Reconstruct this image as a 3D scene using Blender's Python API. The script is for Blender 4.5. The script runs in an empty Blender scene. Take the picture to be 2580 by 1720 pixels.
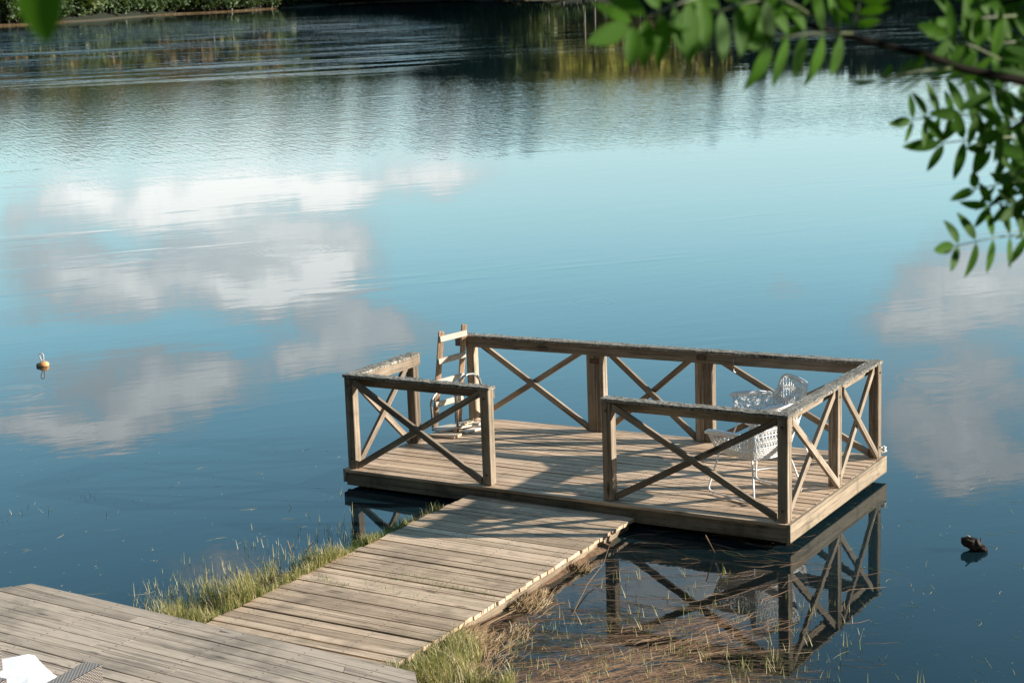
import bpy, math, random
from mathutils import Vector as V, Matrix, noise as mn
R = random.Random(7)
sc = bpy.context.scene
COL = sc.collection

# ------------------------------------------------------------------ helpers
class MB:
    """collects faces, then links them as ONE mesh object"""
    def __init__(s):
        s.v = []; s.f = []; s.w = []; s.r = []; s.sm = []
    def add(s, pts, faces, wv=None, rnd=0.0, smooth=False):
        b = len(s.v)
        s.v += [tuple(p) for p in pts]
        s.w += wv if wv else [tuple(p) for p in pts]
        s.r += [rnd] * len(pts)
        s.f += [tuple(b + i for i in f) for f in faces]
        s.sm += [smooth] * len(faces)
    def hexa(s, p, L=1.0, W=.1, T=.03, rnd=None):
        """p: 8 points, bottom 0..3 then top 4..7; 0-1 and 3-2 run along the grain"""
        rnd = R.random() if rnd is None else rnd
        o = rnd * 61.0
        wv = [(x * L + o, y * W + o * .37, z * T + o) for z in (0, 1) for x, y in ((0, 0), (1, 0), (1, 1), (0, 1))]
        s.add(p, [(0, 3, 2, 1), (4, 5, 6, 7), (0, 1, 5, 4), (1, 2, 6, 5), (2, 3, 7, 6), (3, 0, 4, 7)], wv, rnd)
    def bar(s, a, b, w, h, up=(0, 0, 1), rnd=None):
        a = V(a); b = V(b); d = (b - a).normalized(); up = V(up)
        x = d.cross(up).normalized() * w / 2; z = x.cross(d).normalized() * h / 2
        p = [a - z + x, b - z + x, b - z - x, a - z - x, a + z + x, b + z + x, b + z - x, a + z - x]
        s.hexa(p, (b - a).length, w, h, rnd)
    def tube(s, pts, r, n=6, r1=None, cap=True, smooth=True, rnd=None):
        pts = [V(p) for p in pts]; m = len(pts); rnd = R.random() if rnd is None else rnd
        out = []; wv = []; L = 0; prev = None
        for i, p in enumerate(pts):
            t = (pts[min(i + 1, m - 1)] - pts[max(i - 1, 0)]).normalized()
            if prev is None:
                prev = t.cross(V((0, 0, 1)) if abs(t.z) < .9 else V((1, 0, 0))).normalized()
            prev = (prev - t * prev.dot(t)).normalized(); q = t.cross(prev)
            rr = r[i] if isinstance(r, (list, tuple)) else (r if r1 is None else r + (r1 - r) * i / (m - 1))
            if i: L += (p - pts[i - 1]).length
            for k in range(n):
                a = 2 * math.pi * k / n
                out.append(p + prev * math.cos(a) * rr + q * math.sin(a) * rr)
                wv.append((L, a * r if not isinstance(r, (list, tuple)) else a * .1, rnd * 50))
        fs = [(i * n + k, i * n + (k + 1) % n, (i + 1) * n + (k + 1) % n, (i + 1) * n + k) for i in range(m - 1) for k in range(n)]
        if cap: fs += [tuple(range(n - 1, -1, -1)), tuple((m - 1) * n + k for k in range(n))]
        s.add(out, fs, wv, rnd, smooth)
    def quad(s, c, a, b, rnd=0.0):
        c = V(c); s.add([c - a - b, c + a - b, c + a + b, c - a + b], [(0, 1, 2, 3)], None, rnd)
    def build(s, name, mat, parent=None, bevel=0):
        me = bpy.data.meshes.new(name)
        me.from_pydata(s.v, [], s.f); me.update()
        at = me.attributes.new('wv', 'FLOAT_VECTOR', 'POINT'); at.data.foreach_set('vector', [c for w in s.w for c in w])
        at = me.attributes.new('rnd', 'FLOAT', 'POINT'); at.data.foreach_set('value', s.r)
        me.polygons.foreach_set('use_smooth', s.sm)
        me.materials.append(mat)
        o = bpy.data.objects.new(name, me); COL.objects.link(o)
        if parent is not None: o.parent = parent
        if bevel:
            m = o.modifiers.new('bev', 'BEVEL'); m.width = bevel; m.segments = 1; m.limit_method = 'ANGLE'
        return o

def tag(o, label, cat, group=None, kind=None):
    if label: o['label'] = label
    if cat: o['category'] = cat
    if group: o['group'] = group
    if kind: o['kind'] = kind
    return o
def thing(name, label, cat, loc=(0, 0, 0), rz=0, group=None):
    o = bpy.data.objects.new(name, None); COL.objects.link(o)
    o.location = loc; o.rotation_euler = (0, 0, rz); o.empty_display_size = .2
    return tag(o, label, cat, group)
def copy_tree(o, parent=None):
    c = o.copy(); COL.objects.link(c); c.parent = parent
    for ch in [x for x in o.children]: copy_tree(ch, c)
    return c
def lerp(a, b, t): return a + (b - a) * t
def sstep(a, b, x):
    t = max(0.0, min(1.0, (x - a) / (b - a))); return t * t * (3 - 2 * t)

# ------------------------------------------------------------------ node helpers
class NT:
    def __init__(s, nt): s.nt = nt; s.n = nt.nodes; s.l = nt.links
    def new(s, t, **k):
        n = s.n.new(t)
        for a, b in k.items(): setattr(n, a, b)
        return n
    def set(s, sock, v):
        if hasattr(v, 'is_output') or isinstance(v, bpy.types.NodeSocket): s.l.new(v, sock)
        else: sock.default_value = v
    def math(s, op, a, b=None, c=None, clamp=False):
        n = s.new('ShaderNodeMath', operation=op, use_clamp=clamp)
        s.set(n.inputs[0], a)
        if b is not None: s.set(n.inputs[1], b)
        if c is not None: s.set(n.inputs[2], c)
        return n.outputs[0]
    def vmath(s, op, a, b=None, c=None, out=0):
        n = s.new('ShaderNodeVectorMath', operation=op)
        s.set(n.inputs[0], a)
        if b is not None: s.set(n.inputs[1], b)
        if c is not None: s.set(n.inputs[2], c)
        return n.outputs[out]
    def noise(s, vec, scale, detail=3, rough=.55, dist=0, col=False):
        n = s.new('ShaderNodeTexNoise'); s.set(n.inputs['Vector'], vec)
        n.inputs['Scale'].default_value = scale; n.inputs['Detail'].default_value = detail
        n.inputs['Roughness'].default_value = rough; n.inputs['Distortion'].default_value = dist
        return n.outputs['Color' if col else 'Fac']
    def voro(s, vec, scale, out='Distance', rnd=1):
        n = s.new('ShaderNodeTexVoronoi'); s.set(n.inputs['Vector'], vec); n.inputs['Scale'].default_value = scale
        n.inputs['Randomness'].default_value = rnd
        return n.outputs[out]
    def mr(s, v, a, b, c=0.0, d=1.0, smooth=False):
        n = s.new('ShaderNodeMapRange'); n.interpolation_type = 'SMOOTHSTEP' if smooth else 'LINEAR'
        s.set(n.inputs[0], v)
        for i, x in enumerate((a, b, c, d)): s.set(n.inputs[i + 1], x)
        return n.outputs[0]
    def mix(s, f, a, b, mode='MIX'):
        n = s.new('ShaderNodeMix', data_type='RGBA', blend_type=mode)
        s.set(n.inputs[0], f); s.set(n.inputs[6], a if hasattr(a, 'node') else (*a, 1)); s.set(n.inputs[7], b if hasattr(b, 'node') else (*b, 1))
        return n.outputs[2]
    def attr(s, name, out='Vector'):
        n = s.new('ShaderNodeAttribute'); n.attribute_name = name; return n.outputs[out]
    def bump(s, h, strength=.5, dist=.01, normal=None):
        n = s.new('ShaderNodeBump'); n.inputs['Strength'].default_value = strength; n.inputs['Distance'].default_value = dist
        s.set(n.inputs['Height'], h)
        if normal is not None: s.set(n.inputs['Normal'], normal)
        return n.outputs[0]
def mat(name):
    m = bpy.data.materials.new(name); m.use_nodes = True; m.node_tree.nodes.clear()
    t = NT(m.node_tree); out = t.new('ShaderNodeOutputMaterial')
    return m, t, out
def pbsdf(t, out, col, rough=.7, normal=None, **k):
    b = t.new('ShaderNodeBsdfPrincipled')
    t.set(b.inputs['Base Color'], col if hasattr(col, 'node') else (*col, 1)); t.set(b.inputs['Roughness'], rough)
    if normal is not None: t.set(b.inputs['Normal'], normal)
    for kk, v in k.items(): t.set(b.inputs[kk.replace('_', ' ')], v)
    t.l.new(b.outputs[0], out.inputs[0]); return b

def wood(name, dark, light, stain=(.10, .085, .07), moss=0.0, lichen=0.0, contrast=1.0, screws=None):
    m, t, out = mat(name)
    wv = t.attr('wv'); rnd = t.attr('rnd', 'Fac')
    pos = t.new('ShaderNodeNewGeometry').outputs['Position']
    g1 = t.noise(t.vmath('MULTIPLY', wv, (1.3, 34, 34)), 1.0, 5, .62, .6)
    g2 = t.noise(t.vmath('MULTIPLY', wv, (5, 160, 160)), 1.0, 3, .6)
    g3 = t.noise(t.vmath('MULTIPLY', wv, (.55, 24, 24)), 1.0, 4, .7, .8)
    blot = t.noise(wv, 2.2, 3, .6)
    wst = t.noise(pos, 1.3, 4, .65)
    f = t.math('ADD', t.math('MULTIPLY', g1, .55 * contrast), t.math('MULTIPLY', g2, .3 * contrast))
    f = t.math('ADD', f, t.math('MULTIPLY', rnd, .30))
    f = t.math('ADD', f, t.math('MULTIPLY', blot, .25))
    f = t.mr(f, .38, .96)
    c = t.mix(f, dark, light)
    c = t.mix(t.mr(g3, .50, .36, 0, .62, True), c, [x * .75 for x in dark])
    c = t.mix(t.mr(wst, .50, .70, 0, .6, True), c, stain)
    # knots
    kv = t.vmath('MULTIPLY', t.vmath('ADD', wv, t.vmath('MULTIPLY', t.noise(wv, 6, 2, col=True), (.06, .01, .01))), (1.6, 9, 9))
    kd = t.voro(kv, 1.0)
    k = t.mr(kd, .07, .16, 1, 0, True)
    c = t.mix(t.math('MULTIPLY', k, .75), c, [x * .38 for x in dark])
    # fine cracks
    cr = t.noise(t.vmath('MULTIPLY', wv, (2.2, 95, 95)), 1.0, 2, .5, 1.2)
    crk = t.mr(cr, .34, .28, 0, .7, True)
    c = t.mix(crk, c, [x * .3 for x in dark])
    sp = t.noise(pos, 60, 2, .6)
    c = t.mix(t.mr(sp, .68, .78, 0, .5, True), c, [min(1, x * 1.7) for x in light])
    if moss:
        mo = t.noise(pos, 4, 5, .7)
        c = t.mix(t.mr(mo, .5, .7, 0, moss, True), c, (.05, .06, .028))
    if screws:                                   # (direction, spacing of the joists, board width)
        (ax_, ay_), spc, bw = screws
        al = t.vmath('DOT_PRODUCT', pos, (ax_, ay_, 0), out=1)
        ds = t.math('SUBTRACT', t.math('FLOORED_MODULO', al, spc), spc / 2)
        sy = t.new('ShaderNodeSeparateXYZ'); t.l.new(wv, sy.inputs[0])
        ac = t.math('SUBTRACT', sy.outputs[1], t.math('MULTIPLY', rnd, 61.0 * .37))
        da = t.math('SUBTRACT', t.math('ABSOLUTE', t.math('SUBTRACT', ac, bw / 2)), bw / 2 - .024)
        dd_ = t.math('SQRT', t.math('ADD', t.math('MULTIPLY', ds, ds), t.math('MULTIPLY', da, da)))
        c = t.mix(t.mr(dd_, .014, .006, 0, .22, True), c, [x * .6 for x in dark])
        c = t.mix(t.mr(dd_, .0068, .0052, 0, .9, True), c, (.03, .022, .016))
    h = t.math('ADD', t.math('MULTIPLY', g1, .5), t.math('MULTIPLY', g2, .5))
    h = t.math('SUBTRACT', h, crk)
    if lichen:
        l1 = t.noise(pos, 22, 5, .75); l2 = t.noise(pos, 42, 4, .75); lc = t.noise(pos, 5, 3, .6)
        c = t.mix(t.mr(l1, .50, .60, 0, lichen * .8, True), c, (.06, .052, .04))
        c = t.mix(t.mr(l2, .49, .62, 0, lichen * .8, True), c, t.mix(t.mr(lc, .45, .6), (.66, .63, .56), (.44, .44, .34)))
        h = t.math('ADD', h, t.math('MULTIPLY', l1, 3.5))
    pbsdf(t, out, c, t.mr(g1, .3, .8, .62, .85), t.bump(h, .8, .006 if not lichen else .012), Specular_IOR_Level=.25)
    return m

M = {}
M['deck'] = wood('weathered_decking', (.17, .11, .065), (.74, .545, .375), (.20, .145, .10), contrast=1.35, screws=((.851, -.524), .60, .112))
M['walk'] = wood('weathered_walkway_wood', (.20, .135, .08), (.75, .57, .40), (.25, .19, .135), moss=.3, contrast=1.25, screws=((.90, -.43), .55, .118))
M['bigdeck'] = wood('grey_terrace_wood', (.11, .085, .062), (.58, .475, .365), (.17, .14, .11), contrast=1.5, screws=((.823, -.568), .60, .1165))
M['post'] = wood('weathered_rail_wood', (.060, .042, .026), (.50, .405, .30), (.09, .07, .045), moss=.35)
M['brace'] = wood('weathered_brace_wood', (.070, .050, .032), (.50, .41, .31), (.12, .09, .06))
M['fascia'] = wood('fascia_wood', (.11, .08, .05), (.52, .425, .31), (.10, .078, .05), moss=.5)
M['cap'] = wood('lichen_covered_cap', (.13, .11, .085), (.42, .38, .31), (.09, .08, .06), lichen=.95)
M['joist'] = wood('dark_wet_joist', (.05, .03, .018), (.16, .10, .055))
M['ladder'] = wood('sun_bleached_ladder_wood', (.30, .16, .085), (.66, .46, .30), (.3, .2, .12))
M['ladder_rung'] = wood('pale_rung_wood', (.50, .42, .33), (.82, .76, .66), (.6, .5, .4))

def simple(name, col, rough=.5, var=.15, scale=30, metallic=0.0, bump=0.0, **k):
    m, t, out = mat(name)
    pos = t.new('ShaderNodeTexCoord').outputs['Object']
    n = t.noise(pos, scale, 4, .6)
    c = t.mix(t.mr(n, .3, .7), [x * (1 - var) for x in col], [min(1, x * (1 + var)) for x in col])
    pbsdf(t, out, c, rough, t.bump(n, bump, .004) if bump else None, Metallic=metallic, **k)
    return m
M['white'] = simple('white_lacquered_wicker', (.92, .92, .90), .42, .04, 60, bump=.3)
M['whitemetal'] = simple('white_powder_coated_steel', (.92, .92, .91), .35, .04)
M['steel'] = simple('dull_galvanised_steel', (.42, .42, .41), .38, .2, 20, metallic=.85)
M['rust'] = simple('rusty_steel', (.12, .075, .05), .7, .4, 40, metallic=.3)
M['black'] = simple('black_float_plastic', (.012, .012, .012), .5)
M['rope'] = simple('pale_rope', (.55, .42, .28), .9, .3, 80, bump=.5)
M['ropewhite'] = simple('white_rope', (.75, .73, .68), .9, .2, 80, bump=.5)
M['ropegrey'] = simple('pale_grey_rope', (.50, .47, .45), .9, .2, 80)
M['buoy'] = simple('weathered_yellow_buoy', (.78, .40, .16), .5, .35, 18)
M['buoyend'] = simple('dark_buoy_end', (.03, .03, .03), .5, .3)
M['driftwood'] = wood('driftwood_bark', (.012, .010, .008), (.085, .062, .045), (.03, .02, .015))

def cushion_mat():
    m, t, out = mat('white_cotton_cushion')
    pos = t.new('ShaderNodeTexCoord').outputs['Object']
    n = t.noise(pos, 8, 3, .5); w = t.noise(pos, 220, 2, .5)
    pbsdf(t, out, (.82, .83, .84), .85, t.bump(t.math('ADD', n, t.math('MULTIPLY', w, .06)), .5, .02), Sheen_Weight=.2)
    return m
M['cushion'] = cushion_mat()
def leafmat(name, a, b, trans=.35, rough=.5, sat=None):
    m, t, out = mat(name)
    rnd = t.attr('rnd', 'Fac'); pos = t.new('ShaderNodeNewGeometry').outputs['Position']
    n = t.noise(pos, .35 if trans < .3 else 9, 3, .6)
    c = t.mix(t.math('ADD', t.math('MULTIPLY', rnd, .65), t.math('MULTIPLY', n, .4), clamp=True), a, b)
    if sat: c = t.mix(t.mr(rnd, .90, .95), c, sat)
    p = t.new('ShaderNodeBsdfPrincipled'); t.set(p.inputs['Base Color'], c); p.inputs['Roughness'].default_value = rough
    p.inputs['Specular IOR Level'].default_value = .3 if name != 'rowan_leaf' else .12
    tr = t.new('ShaderNodeBsdfTranslucent'); t.set(tr.inputs[0], t.mix(.6, c, (.30, .42, .05), 'MIX') if name != 'rowan_leaf' else t.mix(.5, c, (.10, .26, .01), 'MIX'))
    mx = t.new('ShaderNodeMixShader'); mx.inputs[0].default_value = trans
    t.l.new(p.outputs[0], mx.inputs[1]); t.l.new(tr.outputs[0], mx.inputs[2]); t.l.new(mx.outputs[0], out.inputs[0])
    return m
M['leafA'] = leafmat('dark_forest_leaf', (.040, .065, .022), (.115, .14, .045), .12)
M['leafB'] = leafmat('mid_forest_leaf', (.06, .07, .014), (.19, .17, .035), .15)
M['leafY'] = leafmat('yellow_forest_leaf', (.27, .24, .05), (.52, .45, .13), .35)
M['leafR'] = leafmat('reddish_forest_leaf', (.09, .06, .025), (.24, .15, .06), .15)
M['bush'] = leafmat('shore_bush_leaf', (.022, .048, .018), (.075, .115, .045), .12, sat=(.14, .19, .12))
M['rowan'] = leafmat('rowan_leaf', (.014, .052, .003), (.062, .160, .009), .28, .6)
M['grass'] = leafmat('shore_grass_blade', (.13, .125, .04), (.56, .47, .22), .36, .5, sat=(.70, .60, .38))
M['dgrass'] = leafmat('dark_grass_blade', (.06, .10, .025), (.24, .28, .09), .35, .5)  # darker, greener blade colour than the shore grass
M['straw'] = leafmat('dead_straw', (.17, .10, .055), (.52, .36, .21), .32, .6, sat=(.72, .60, .42))
M['weed'] = leafmat('brown_water_weed', (.11, .055, .032), (.48, .31, .20), .31, .35, sat=(.55, .40, .25))
M['reed'] = leafmat('pale_reed_stem', (.30, .26, .10), (.72, .64, .38), .36, .5)
M['bark'] = wood('tree_bark', (.06, .045, .035), (.20, .16, .13), (.05, .04, .03))
M['palebark'] = wood('pale_birch_bark', (.10, .09, .075), (.28, .26, .22), (.05, .04, .03))
M['twig'] = simple('rowan_twig', (.010, .007, .005), .8, .3, 30, Specular_IOR_Level=.08)
M['rachis'] = simple('pale_leaf_stalk', (.085, .11, .04), .5, .2, 30)

# ------------------------------------------------------------------ camera
F = 4544.9; PITCH = .1973; ROLL = -.0356; CH = 4.7445
fw = V((0, math.cos(PITCH), -math.sin(PITCH))); rt = V((1, 0, 0)); up = rt.cross(fw)
cr, sr = math.cos(ROLL), math.sin(ROLL)
rt, up = rt * cr + up * sr, up * cr - rt * sr
cd = bpy.data.cameras.new('camera'); cam = bpy.data.objects.new('camera', cd); COL.objects.link(cam)
mm = Matrix((rt, up, -fw)).transposed().to_4x4(); mm.translation = V((0, 0, CH)); cam.matrix_world = mm
cd.sensor_width = 36; cd.lens = F * 36 / 2580; cd.clip_start = .05; cd.clip_end = 6000
cd.dof.use_dof = True; cd.dof.focus_distance = 15.5; cd.dof.aperture_fstop = 9
sc.camera = cam
def at(x, y, depth=None, z=None):
    """a point of the place, measured off the photograph: on the level z, or at a distance"""
    d = fw + rt * ((x - 1290) / F) - up * ((y - 860) / F); o = V((0, 0, CH))
    if depth is not None: return o + d * depth
    return o + d * ((z - CH) / d.z)

# ------------------------------------------------------------------ light and sky
SUN_EL = math.radians(18); SUN_AZ = math.radians(-5)          # azimuth from +X towards +Y
sd = V((math.cos(SUN_EL) * math.cos(SUN_AZ), math.cos(SUN_EL) * math.sin(SUN_AZ), math.sin(SUN_EL)))
ld = bpy.data.lights.new('sun', 'SUN'); ld.energy = 9.5; ld.angle = math.radians(.5); ld.color = (1, .92, .82)
lo = bpy.data.objects.new('sun', ld); COL.objects.link(lo); lo.rotation_euler = (-sd).to_track_quat('-Z', 'Y').to_euler(); lo.location = (30, 0, 30)
w = bpy.data.worlds.new('World'); sc.world = w; w.use_nodes = True; w.node_tree.nodes.clear()
t = NT(w.node_tree); wo = t.new('ShaderNodeOutputWorld'); bg = t.new('ShaderNodeBackground'); t.l.new(bg.outputs[0], wo.inputs[0])
sky = t.new('ShaderNodeTexSky', sky_type='NISHITA'); sky.sun_disc = False
sky.sun_elevation = SUN_EL; sky.sun_rotation = math.radians(90) - SUN_AZ
sky.air_density = 1.0; sky.dust_density = .6; sky.ozone_density = 2.0
dirv = t.new('ShaderNodeTexCoord').outputs['Generated']
sp = t.new('ShaderNodeSeparateXYZ'); t.l.new(dirv, sp.inputs[0]); dx, dy, dz = sp.outputs
ady = t.math('MAXIMUM', t.math('ABSOLUTE', dy), .06)
cu = t.math('DIVIDE', dx, ady); cv = t.math('DIVIDE', dz, ady)
cb = t.new('ShaderNodeCombineXYZ'); t.set(cb.inputs[0], cu); t.set(cb.inputs[1], cv); uv = cb.outputs[0]
nz = t.vmath('SUBTRACT', t.noise(uv, 13, 5, .6, col=True), (.5, .5, .5))
uvd = t.vmath('ADD', uv, t.vmath('MULTIPLY', nz, (.085, .050, 0)))
# cloud banks over the far shore: (u, v, half width, half height, density, whiteness)
BL = [(-0.169, 0.1098, 0.0286, 0.016, 1, 1),
      (-0.2214, 0.1142, 0.0242, 0.0103, 1, 0.85),
      (-0.136, 0.105, 0.0264, 0.0103, 0.9, 0.8),
      (-0.1035, 0.1073, 0.0132, 0.0103, 0.8, 0.8),
      (-0.0476, 0.1044, 0.0308, 0.0103, 1, 0.7),
      (-0.2646, 0.1235, 0.0264, 0.0069, 0.5, 0.4),
      (-0.1172, 0.1337, 0.0286, 0.0137, 0.8, 0.6),
      (-0.1272, 0.1603, 0.033, 0.0137, 0.9, 0.6),
      (-0.1302, 0.169, 0.022, 0.0069, 0.8, 1),
      (-0.0976, 0.1577, 0.0132, 0.0137, 0.9, 0.8),
      (-0.1635, 0.1531, 0.044, 0.0183, 0.75, 0.15),
      (-0.2009, 0.1664, 0.0242, 0.0137, 0.9, 0.6),
      (-0.2443, 0.1561, 0.0132, 0.0137, 0.7, 0.5),
      (-0.2606, 0.1496, 0.033, 0.0183, 0.7, 0.2),
      (-0.2508, 0.1783, 0.044, 0.0092, 0.5, 0.2),
      (-0.0738, 0.1933, 0.0264, 0.0137, 0.95, 0.4),
      (-0.1115, 0.2059, 0.0198, 0.0103, 1, 0.5),
      (-0.1162, 0.182, 0.0264, 0.0114, 0.4, 0.1),
      (-0.1865, 0.2207, 0.0352, 0.0137, 1, 0.45),
      (-0.2309, 0.2358, 0.0484, 0.0103, 0.8, 0.4),
      (-0.2745, 0.2379, 0.033, 0.0069, 0.8, 0.5),
      (-0.235, 0.2102, 0.055, 0.0137, 0.5, 0.0),
      (-0.2293, 0.247, 0.022, 0.0057, 0.7, 0.4),
      (0.2543, 0.2414, 0.044, 0.0389, 0.9, 0.35),
      (0.2667, 0.1731, 0.033, 0.0206, 0.9, 0.6),
      (0.2267, 0.1899, 0.0264, 0.0114, 0.7, 0.4),
      (0.2617, 0.2815, 0.033, 0.016, 0.8, 0.35),
      (0.1483, 0.1779, 0.011, 0.0069, 0.5, 0.5),
      (0.2375, 0.1586, 0.022, 0.0229, 0.3, 0),
      (0.101, 0.3545, 0.077, 0.0229, 0.8, 0.2),
      (-0.1727, 0.3322, 0.0242, 0.0137, 0.7, 0.3)]
den = None; wht = None
for (u0, v0, ru, rv, d, wh) in BL:
    q = t.vmath('MULTIPLY', t.vmath('SUBTRACT', uvd, (u0, v0, 0)), (.72 / ru, .98 / rv, 0))
    e = t.math('POWER', 2.718, t.math('MULTIPLY', t.vmath('DOT_PRODUCT', q, q, out=1), -1.0))
    a = t.math('MULTIPLY', e, d); b = t.math('MULTIPLY', e, d * wh)
    den = a if den is None else t.math('ADD', den, a); wht = b if wht is None else t.math('ADD', wht, b)
fb = t.noise(t.vmath('MULTIPLY', uvd, (1, 1.6, 1)), 30, 7, .66)
dd = t.math('MULTIPLY', den, t.mr(fb, .3, .7, .40, 1.55))
cover = t.mr(dd, .10, .82, 0, .88, True)
# sparse clouds in the rest of the sky
pz = t.math('MAXIMUM', dz, .05)
cb2 = t.new('ShaderNodeCombineXYZ'); t.set(cb2.inputs[0], t.math('DIVIDE', dx, pz)); t.set(cb2.inputs[1], t.math('DIVIDE', dy, pz))
oc = t.mr(t.noise(cb2.outputs[0], .8, 5, .6), .52, .68, 0, .8, True)
inview = t.math('MULTIPLY', t.mr(dy, .45, .8, 0, 1, True), t.mr(cv, .62, .46, 0, 1, True))
cover = t.math('ADD', cover, t.math('MULTIPLY', oc, t.math('SUBTRACT', 1, inview)), clamp=True)
wfac = t.mr(t.math('MULTIPLY', wht, t.mr(fb, .3, .7, .40, 1.45)), .12, .85, 0, 1)
base = t.mix(1.0, sky.outputs[0], (.90, 1.15, 1.05), 'MULTIPLY')
skyc = t.vmath('SCALE', base); skyc.node.inputs[3].default_value = 1; t.l.new(t.mr(cv, .12, .40, 3.8, 2.5), skyc.node.inputs[3])
# whiter towards the horizon, as the haze over the lake is
hz = t.mr(cv, .07, .20, 1, 0, True)
skyc = t.mix(t.math('MULTIPLY', hz, .65), skyc, (9.1, 10.4, 11.7))
cc = t.mix(wfac, (8.8, 9.6, 10.1), (19.5, 19.0, 18.4))
fin = t.mix(cover, skyc, cc)
# sky itself dimmed away from the far shore, darkening faces turned to the viewer
sky_dim = t.math('MAXIMUM', t.mr(t.math('DIVIDE', dy, t.math('SQRT', t.math('ADD', t.math('ADD', t.math('MULTIPLY', dx, dx), t.math('MULTIPLY', dy, dy)), .0001))), .30, .93, .06, 1, True), t.mr(dz, .50, .92, 0, .85, True))
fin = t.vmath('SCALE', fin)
fin.node.inputs[3].default_value = 1.0; t.l.new(sky_dim, fin.node.inputs[3])
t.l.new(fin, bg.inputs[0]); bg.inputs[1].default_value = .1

# ------------------------------------------------------------------ the setting: lake bed / banks and water
WFL, WFR = V((-.475, 16.047, .10)), V((1.027, 15.202, .10))
WNL, WNR = V((-2.36, 12.73, .15)), V((-.68, 12.13, .15))
wa = ((WFL + WFR) / 2); wn = ((WNL + WNR) / 2); wdir = (wa - wn).normalized(); wdir.z = 0; wdir.normalize(); wside = V((wdir.y, -wdir.x, 0))
SHORE = [(-104, 262), (-88, 323), (-67, 407), (-25, 531), (8, 440), (50, 475), (92, 465), (96, 330), (100, 255)]
def shore_r(x, y):
    """distance from the viewer of the far shore in the direction of (x, y)"""
    th = math.atan2(x, y)
    ang = [(math.atan2(a, b), math.hypot(a, b)) for a, b in SHORE]
    if th <= ang[0][0]: return ang[0][1]
    for (a0, r0), (a1, r1) in zip(ang, ang[1:]):
        if a0 <= th <= a1: return lerp(r0, r1, sstep(0, 1, (th - a0) / (a1 - a0)))
    return ang[-1][1]
def ground_z(x, y):
    if y > 40 or abs(x) > 30:
        if y > 10:
            r = math.hypot(x, y) - shore_r(x, y)
            if r > -8: return max(-1.5, min(r * .5 + .05, .8)) if r < 2 else min(.8 + (r - 2) * .12, 16) + mn.noise(V((x, y, 0)) * .03) * 2
            return -1.8
    n1 = mn.noise(V((x * .9, y * .9, 0))); n2 = mn.noise(V((x * 3.5, y * 3.5, 5)))
    p = V((x, y, 0)) - V((wn.x, wn.y, 0)); a = p.dot(wdir); s = p.dot(wside)      # along / across the walkway (s>0: right)
    # causeway under the walkway, narrowing towards the platform
    wl = lerp(1.42, .98, sstep(-.5, 2.8, a)); wr = lerp(1.16, .60, sstep(-.5, 1.5, a))
    out = (s - wr) if s > 0 else (-s - wl)
    z = .07 - max(0, out) * (.30 if s > 0 else .55) - .10 * sstep(3.0, 4.2, a) - .25 * sstep(3.5, 5.0, a)
    z += .03 * n1 * sstep(-.5, .3, out) + .025 * n2
    # bed deepens away from the bank; the weedy shallow lies to the right
    zb = -.12 - max(0, y - 13.0 - .35 * (x if x > 0 else x * 1.2)) * .16 - max(0, x - 2.4) * .35 - max(0, -x - 2.6) * .16 + .05 * n1 + .03 * n2
    zb = max(zb, -1.9)
    # the bank that climbs to the viewer
    bk = 9.6 - .03 * x * x * .3
    bank = (bk - y) * .31 + .06 * n1 - .05
    if x > 8: bank = max(bank, min((x - 14) * .2, 3.0) - .3)
    return max(min(bank, 4.5), zb if zb > z else z)
def axis(lo, hi, dl, dh, step, grow=1.22):
    c = [dl]
    while c[-1] < dh: c.append(c[-1] + step)
    s = step
    while c[-1] < hi: s = min(s * grow, 60); c.append(c[-1] + s)
    s = step; a = []
    x = dl
    while x > lo: s = min(s * grow, 60); x -= s; a.append(x)
    return a[::-1] + c
xs = axis(-900, 900, -5, 6.5, .10); ys = axis(-60, 1500, 8.5, 17, .10, 1.12)
gm = MB(); nx = len(xs)
pts = [(x, y, ground_z(x, y)) for y in ys for x in xs]
gm.add(pts, [(j * nx + i, j * nx + i + 1, (j + 1) * nx + i + 1, (j + 1) * nx + i) for j in range(len(ys) - 1) for i in range(nx - 1)], smooth=True)
m, t, out = mat('bank_and_lake_bed')
pos = t.new('ShaderNodeNewGeometry').outputs['Position']
n = t.noise(pos, 2.5, 5, .65); n2 = t.noise(pos, 22, 4, .7)
c = t.mix(t.mr(n, .35, .65), (.075, .045, .022), (.20, .12, .065))
c = t.mix(t.mr(n2, .5, .7), c, (.26, .17, .10))

zz = t.new('ShaderNodeSeparateXYZ'); t.l.new(pos, zz.inputs[0])
c = t.mix(t.mr(zz.outputs[2], .2, .6), c, t.mix(t.mr(n2, .4, .6), (.035, .055, .018), (.10, .12, .04)))
c = t.mix(t.mr(zz.outputs[2], -.15, -.75), c, (.022, .018, .010))
c = t.mix(t.mr(zz.outputs[1], 60, 90), c, t.mix(t.mr(zz.outputs[2], .1, .3), (.10, .085, .05), (.016, .026, .010)))
pbsdf(t, out, c, .9, t.bump(n2, .6, .03))
tag(gm.build('ground', m), 'brown silty bank and shallow lake bed around the walkway', None, kind='structure')

# water: one still sheet with wind-ruffled patches far out
m, t, out = mat('lake_water')
pos = t.new('ShaderNodeNewGeometry').outputs['Position']
s3 = t.new('ShaderNodeSeparateXYZ'); t.l.new(pos, s3.inputs[0]); px, py, pz_ = s3.outputs
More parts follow.
